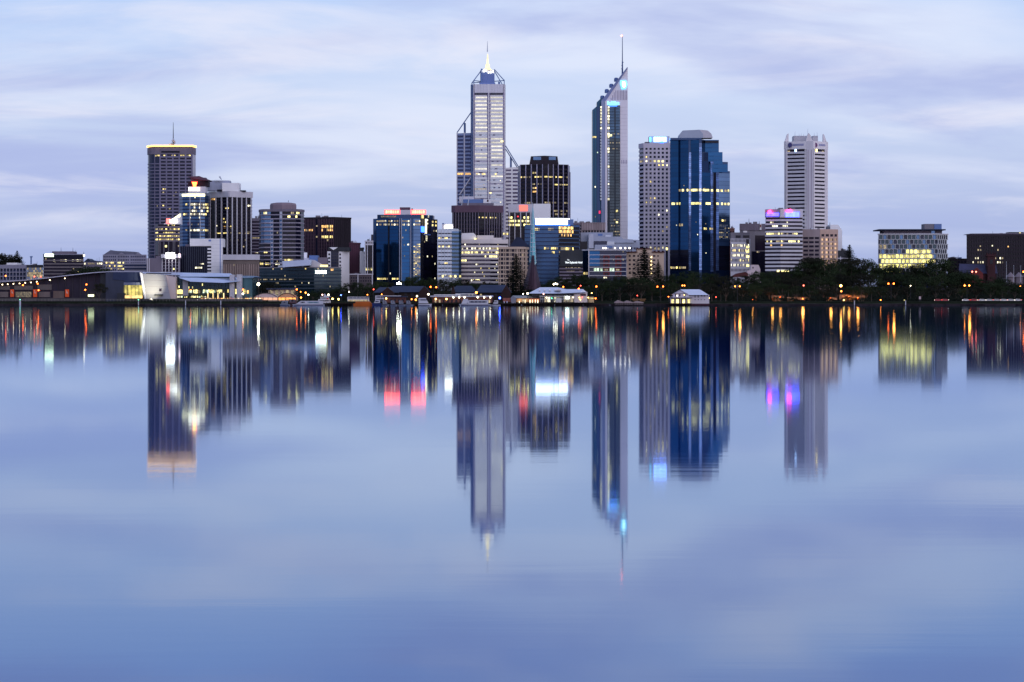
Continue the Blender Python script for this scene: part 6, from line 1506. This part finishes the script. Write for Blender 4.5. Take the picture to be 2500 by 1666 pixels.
# ================================================================ trees
def leafmat(name, c, c2):
    m = bpy.data.materials.new(name); m.use_nodes = True
    t = m.node_tree; b = t.nodes['Principled BSDF']; b.inputs['Roughness'].default_value = .7; b.inputs['Specular IOR Level'].default_value = 0.0
    oi = t.nodes.new('ShaderNodeObjectInfo'); g = t.nodes.new('ShaderNodeNewGeometry')
    n = t.nodes.new('ShaderNodeTexNoise'); n.inputs['Scale'].default_value = .45; n.inputs['Detail'].default_value = 3
    t.links.new(g.outputs['Position'], n.inputs['Vector'])
    ad = t.nodes.new('ShaderNodeMath'); ad.operation = 'MULTIPLY_ADD'; ad.inputs[1].default_value = .5; t.links.new(oi.outputs['Random'], ad.inputs[0])
    mr = t.nodes.new('ShaderNodeMath'); mr.operation = 'SUBTRACT'; t.links.new(n.outputs['Fac'], mr.inputs[0]); mr.inputs[1].default_value = .25
    t.links.new(mr.outputs[0], ad.inputs[2])
    mx = t.nodes.new('ShaderNodeMix'); mx.data_type = 'RGBA'; t.links.new(ad.outputs[0], mx.inputs[0]); mx.inputs[6].default_value = (*c, 1); mx.inputs[7].default_value = (*c2, 1)
    t.links.new(mx.outputs[2], b.inputs['Base Color'])
    return m
leafA = leafmat('leaf_dark', (.013, .021, .013), (.036, .050, .024)); leafB = leafmat('leaf_olive', (.012, .014, .012), (.034, .034, .024)); leafC = leafmat('leaf_pine', (.009, .013, .012), (.022, .028, .020)); leafP = leafmat('leaf_palm', (.018, .020, .012), (.045, .04, .02))
bark = mat('bark', (.09, .07, .06), .9, noise=.4, nscale=.8)
npr = np.random.default_rng(11)
def quads(cen, nrm, size, m, name, stretch=1.0):
    n = len(cen); r = npr.normal(size=(n, 3)); u = np.cross(nrm, r); u /= np.linalg.norm(u, axis=1)[:, None] + 1e-9
    w_ = np.cross(nrm, u); w_ /= np.linalg.norm(w_, axis=1)[:, None] + 1e-9
    s = size[:, None]; P = np.empty((n, 4, 3)); P[:, 0] = cen - u * s * stretch; P[:, 1] = cen - w_ * s * .55; P[:, 2] = cen + u * s * stretch; P[:, 3] = cen + w_ * s * .55
    me = bpy.data.meshes.new(name); me.vertices.add(n * 4); me.vertices.foreach_set('co', P.ravel()); me.loops.add(n * 4); me.loops.foreach_set('vertex_index', np.arange(n * 4)); me.polygons.add(n); me.polygons.foreach_set('loop_start', np.arange(0, n * 4, 4)); me.update(); me.validate(); me.materials.append(m)
    return me
def crown_broad(seed, m, flat=.62, clumps=34, per=95, low=.34):
    """crown of unit height-1 tree, half width about .5"""
    g = np.random.default_rng(seed); C, N, S = [], [], []
    for k in range(clumps):
        a = g.uniform(0, 2 * np.pi); rr = g.uniform(.1, 1) ** .6; zz = g.uniform(-.8, 1)
        rad = np.sqrt(max(.05, 1 - (zz * .85) ** 2)) * rr
        c = np.array([np.cos(a) * rad * .42, np.sin(a) * rad * .42, low + (1 - low) / 2 + zz * (1 - low) * .42])
        cr = g.uniform(.07, .15)
        d = g.normal(size=(per, 3)); d /= np.linalg.norm(d, axis=1)[:, None]
        p = c + d * cr * g.uniform(.55, 1.08, size=(per, 1)) * np.array([1.15, 1.15, .75])
        C.append(p); N.append(d + g.normal(size=(per, 3)) * .5); S.append(g.uniform(.011, .024, per))
    return quads(np.vstack(C), np.vstack(N), np.concatenate(S), m, 'crown')
def trunk_mesh(seed, h0=.45, r=.022, limbs=6):
    g = random.Random(seed); parts = [tube((0, 0, -.02), (g.uniform(-.02, .02), 0, h0 * .6), r, r * .75, 7)]
    for k in range(limbs):
        a = 2 * math.pi * k / limbs + g.uniform(-.3, .3); L = g.uniform(.18, .3)
        p0 = (0, 0, h0 * g.uniform(.45, .62)); p1 = (math.cos(a) * L * .6, math.sin(a) * L * .6, h0 + .1 * g.random()); p2 = (math.cos(a) * L, math.sin(a) * L, h0 + .18 + .2 * g.random())
        parts += [tube(p0, p1, r * .5, r * .32, 5), tube(p1, p2, r * .32, r * .1, 5)]
    parts.append(tube((0, 0, h0 * .55), (0, 0, h0 + .25), r * .7, r * .2, 6))
    v, f = join(parts); return mesh_from('trunk', v, f, bark)
BROAD = [(crown_broad(3, leafA), trunk_mesh(1)), (crown_broad(9, leafB, clumps=30), trunk_mesh(2)), (crown_broad(21, leafA, clumps=40, low=.25), trunk_mesh(3)), (crown_broad(33, leafB, clumps=26, per=110, low=.4), trunk_mesh(4)), (crown_broad(47, leafA, clumps=36, low=.3), trunk_mesh(5))]
def norfolk(seed):
    g = np.random.default_rng(seed); C, N, S = [], [], []; tiers = 26
    for k in range(tiers):
        u = k / (tiers - 1); z = .10 + .88 * u; R_ = .34 * (1 - u) ** .75 + .015
        nb = 12
        for b_ in range(nb):
            a = 2 * np.pi * (b_ + g.uniform(-.2, .2)) / nb + k * .6; rr = R_ * g.uniform(.75, 1.08); n = max(6, int(46 * rr / .3))
            s_ = np.linspace(.08, 1, n)
            p = np.stack([np.cos(a) * rr * s_, np.sin(a) * rr * s_, z + .03 * s_ ** 2 * rr / .3 - .012 * np.sin(s_ * 3)], 1) + g.normal(size=(n, 3)) * .006
            C.append(p); N.append(np.tile([0, 0, 1.], (n, 1)) + g.normal(size=(n, 3)) * .35); S.append(np.full(n, .0175) * (1.1 - .5 * s_))
    return quads(np.vstack(C), np.vstack(N), np.concatenate(S), leafC, 'crown', 1.3)
NORF = norfolk(5); NTR = mesh_from('trunk', *join([tube((0, 0, -.02), (0, 0, .98), .014, .003, 7)]), bark)
def palm_crown(seed):
    g = random.Random(seed); V, FF = [], []
    for k in range(30):
        a = g.uniform(0, 2 * math.pi); up = g.uniform(-.5, 1.2); L = g.uniform(.15, .22); pr = []
        for j in range(6):
            s_ = j / 5; r_ = L * s_ * math.cos(up * .6); zz = .88 + L * (s_ * math.sin(up) - .75 * s_ * s_)
            w_ = .03 * math.sin(math.pi * min(1, s_ * .9 + .12)); o = len(V)
            V += [(math.cos(a) * r_ - math.sin(a) * w_, math.sin(a) * r_ + math.cos(a) * w_, zz - .008), (math.cos(a) * r_, math.sin(a) * r_, zz), (math.cos(a) * r_ + math.sin(a) * w_, math.sin(a) * r_ - math.cos(a) * w_, zz - .008)]
            if j: FF += [(o - 3, o - 2, o + 1, o), (o - 2, o - 1, o + 2, o + 1)]
    return mesh_from('crown', V, FF, leafP)
PALM = palm_crown(4); PTR = mesh_from('trunk', *join([tube((0, 0, -.02), (.01, 0, .88), .018, .013, 8)]), bark)
def tree(kind, c, ytop, D, label, group, wx=1.0, name=None):
    g = ground(D); z = PZ(ytop, D); h = z - g
    cm_, tm_ = {'norfolk': (NORF, NTR), 'palm': (PALM, PTR)}.get(kind) or BROAD[kind]
    r = bpy.data.objects.new(name or ('norfolk_pine' if kind == 'norfolk' else 'palm_tree' if kind == 'palm' else 'tree'), None); COL.objects.link(r)
    r.location = (PX(c, D), D, g); r.rotation_euler = (0, 0, rnd.uniform(0, 6.28)); r.scale = (h * wx, h * wx, h); tag(r, label, 'tree', group)
    link('trunk', tm_, r); link('crown', cm_, r)
    return r
for c, yt, D, lb in ((42, 612, 1850, 'lone Norfolk pine above the grid office block at far left'), (1260, 620, 1385, 'dark Norfolk pine close left of the copper sails'), (1573, 604, 1440, 'tallest Norfolk pine in front of the tan hotel'), (1607, 638, 1430, 'smaller Norfolk pine right of the tallest pine by the tan hotel'), (2074, 597, 1500, 'Norfolk pine rising above the trees right of the pink gridded block')):
    tree('norfolk', c, yt, D, lb, 'Norfolk pines', {1573: 1.25, 1607: 1.05, 1260: 1.1, 42: 1.0}.get(c, 1.0))
PL = [(1760, 708, 1325, 'orange-lit palm between the boatshed and double lamp'), (1925, 706, 1325, 'single palm standing before the orange park lamps'), (2128, 710, 1325, 'thin palm right of the wide lit tree'), (1054, 676, 1415, 'palm behind the double-headed orange lamp'), (1144, 683, 1420, 'palm left in the group before the cream banded office'), (1182, 684, 1415, 'middle palm before the cream banded office'), (1246, 672, 1420, 'palm beside the tan grid block front'), (1352, 683, 1400, 'palm above the restaurant roof dormers'), (1384, 680, 1405, 'palm before the hotel lettering'), (2103, 700, 1330, 'palm at the edge of the orange park lights'), (1213, 688, 1412, 'palm right of the middle one before the cream banded office')]
for c, yt, D, lb in PL:
    tree('palm', c, yt, D, lb, 'palms on the foreshore', 1.0 if D < 1350 else .75)
ORD = ['first', 'second', 'third', 'fourth', 'fifth', 'sixth', 'seventh', 'eighth', 'ninth', 'tenth', 'eleventh', 'twelfth', 'thirteenth', 'fourteenth', 'fifteenth', 'sixteenth', 'seventeenth', 'eighteenth', 'nineteenth', 'twentieth']
def row(xs, D, where, group, dy=0, wx=1.0, djit=10):
    for k, (c, yt) in enumerate(xs):
        i = rnd.randrange(5)
        tree(i, c, yt + dy, D + rnd.uniform(-djit, djit), 'dark %s tree, %s %s' % (('leafy', 'olive', 'dense', 'open', 'spreading')[i], ORD[k], where), group, wx * rnd.uniform(.9, 1.15))
row([(2, 622), (14, 619), (26, 624), (36, 631)], 1850, 'in the far left hilltop clump', 'hilltop trees at far left', djit=14)
row([(178, 660), (196, 654), (214, 650), (232, 651), (248, 656)], 1420, 'showing above the dark hall roof', 'trees above the hall roof')
row([(150, 672), (128, 676)], 1425, 'low over hall roof before brown office', 'trees above the hall roof')
row([(242, 692)], 1336, 'standing against the dark hall end', 'foreshore trees')
row([(638, 690), (656, 688), (672, 693), (728, 708), (764, 710)], 1362, 'behind the marquees and ferry', 'trees behind the marquees')
row([(790, 706), (812, 702), (834, 694), (852, 690), (872, 689), (892, 692), (908, 690)], 1400, 'between the ferry and the jetty sheds', 'trees behind the jetty sheds')
row([(930, 686), (950, 688), (985, 684), (1008, 676), (1020, 672), (1038, 678), (1072, 682), (1090, 680), (1108, 678), (1126, 682), (1160, 690), (1198, 690), (1222, 692)], 1410, 'in the row over the jetty shed roofs', 'trees behind the jetty sheds')
row([(1282, 700), (1312, 694), (1330, 690), (1344, 684), (1366, 676), (1394, 680), (1412, 668), (1432, 674), (1448, 682)], 1405, 'from copper sails to red-panelled office', 'trees behind the restaurant', wx=1.1)
row([(1300, 712), (1400, 700), (1432, 698), (1470, 690), (1492, 684), (1514, 688)], 1362, 'in the lower row behind the restaurant roof', 'trees behind the restaurant', wx=1.1)
row([(1462, 678), (1488, 676), (1510, 672), (1534, 680), (1556, 676), (1590, 680), (1628, 672), (1652, 668), (1676, 662), (1700, 664), (1726, 666), (1750, 668), (1772, 672)], 1420, 'in the tall row behind boatshed and pines', 'tall trees behind the boatshed', wx=1.1)
row([(1540, 694), (1566, 690), (1592, 698), (1612, 706), (1640, 690), (1690, 690), (1715, 692), (1738, 690), (1772, 698)], 1352, 'in the low row around the white boatshed', 'low trees round the boatshed', wx=1.2)
row([(1792, 684), (1816, 672), (1838, 668), (1862, 662), (1886, 664), (1910, 664), (1936, 656), (1962, 640), (1984, 628), (2008, 628), (2030, 640), (2052, 642)], 1455, 'in the back row below the white banded office', 'back row of trees below the offices', wx=1.15)
row([(2078, 630), (2100, 632), (2120, 634), (2142, 656), (2166, 644), (2190, 652), (2212, 646), (2236, 648), (2258, 638), (2286, 630), (2308, 650), (2330, 654), (2352, 660)], 1465, 'in the back row below the honeycomb office', 'back row of trees below the honeycomb office', wx=1.1)
row([(2376, 690), (2404, 682), (2430, 676), (2452, 680), (2474, 694), (2496, 692)], 1430, 'in the back row before the church', 'back row of trees before the church', wx=1.15)
row([(1826, 690), (1856, 686), (1886, 680), (1916, 682), (1946, 676), (1978, 672), (2010, 670), (2042, 668), (2076, 672), (2108, 668)], 1395, 'in the middle row left of the honeycomb office', 'middle row of park trees', wx=1.25)
row([(2140, 668), (2172, 672), (2204, 668), (2236, 672), (2268, 674), (2300, 668), (2334, 664), (2366, 670), (2398, 692), (2430, 696), (2462, 690), (2494, 694)], 1395, 'in the middle row below the honeycomb office', 'middle row of park trees', wx=1.25)
row([(1812, 698), (1846, 696), (1878, 700), (1910, 694), (1944, 698), (1976, 696), (2010, 700), (2044, 696), (2082, 698), (2116, 700)], 1345, 'along the front riverside row, left half', 'front riverside trees', wx=1.3, djit=7)
row([(2152, 700), (2184, 702), (2216, 698), (2250, 700), (2284, 696), (2316, 700), (2348, 704), (2384, 696), (2418, 690), (2448, 698), (2478, 692), (2508, 698)], 1345, 'along the front riverside row, right half', 'front riverside trees', wx=1.3, djit=7)
# slim tower crane-like mast at far left
q = Thing('lattice_mast', 'small blue lattice mast above the lit glass block', 'mast', 1700, 76)
for a in (-1.4, 1.4):
    q.tube('leg', (76 + a, 652, 0), (76 + a * .6, 627, 0), .3, bluemetal)
for k in range(5): q.tube('brace', (74.6, 650 - k * 5, 0), (77.2, 645.5 - k * 5, 0), .2, bluemetal)
q.box('head_frame', 73, 79, 626, 629, -.5, .5, bluemetal); q.box('base', 73, 79, 650, None, -2, 2, midgrey)

# shrubs and saplings that close the view under the trees
def thicket(c0, c1, D0, D1, hmin, hmax, n, label, m):
    cc = npr.uniform(c0, c1, n); dd = npr.uniform(D0, D1, n)
    hh = hmin + (hmax - hmin) * (.5 + .5 * np.sin(cc * .11) * np.sin(cc * .037 + 1)) 
    u = npr.uniform(0, 1, n) ** .8
    P = np.stack([(cc - 1250) * dd / F, dd, np.array([ground(q) for q in dd]) + u * hh * npr.uniform(.7, 1.15, n)], 1)
    o = link('undergrowth', quads(P, npr.normal(size=(n, 3)) + np.array([0, -.6, .4]), npr.uniform(.25, .6, n), m, 'undergrowth'))
    o['kind'] = 'stuff'; o['label'] = label; o['category'] = 'undergrowth'
thicket(1440, 2560, 1360, 1392, 4.5, 9.5, 26000, 'dark shrubbery filling the gaps under the riverside trees', leafC)
thicket(630, 1440, 1385, 1402, 4.0, 8.5, 14000, 'dark shrubbery behind the jetty sheds and restaurant', leafC)

thicket(1780, 2560, 1333, 1341, .5, 3.6, 9000, 'low dark bushes dotted along the front of the right bank', leafC)
# rooftop plant, ducts and aerials
SKIP = ('gold_crowned_tower', 'glass_drum_tower', 'sail_roofed_office', 'spired_white_tower', 'slant_roofed_tower', 'blue_stepped_tower', 'bronze_tower', 'four_spired_white_tower', 'white_pier_hotel', 'honeycomb_office', 'white_pylon_building', 'red_signed_blue_tower', 'billboard_glass_office')
for q in list(THINGS):
    if q.shell is None or q.root.name.split('.')[0] in SKIP:
        continue
    a, b_ = q.pp[0], q.pp[-1]; w_ = b_ - a
    for _ in range(3 if w_ > 40 else 2):
        c = rnd.uniform(a + w_ * .12, b_ - w_ * .3); ww = rnd.uniform(3, min(12, w_ * .2))
        q.box('roof_plant', c, c + ww, q.ytop - rnd.uniform(3.2, 5.5), q.ytop + .5, rnd.uniform(7, 9), rnd.uniform(11, 13), rnd.choice((midgrey, mauve, palemetal, darkmetal)))
    for _ in range(2):
        c = rnd.uniform(a + w_ * .15, b_ - w_ * .15); q.antenna(c, q.ytop - rnd.uniform(6, 13), q.ytop, .14, rnd.uniform(7, 10))
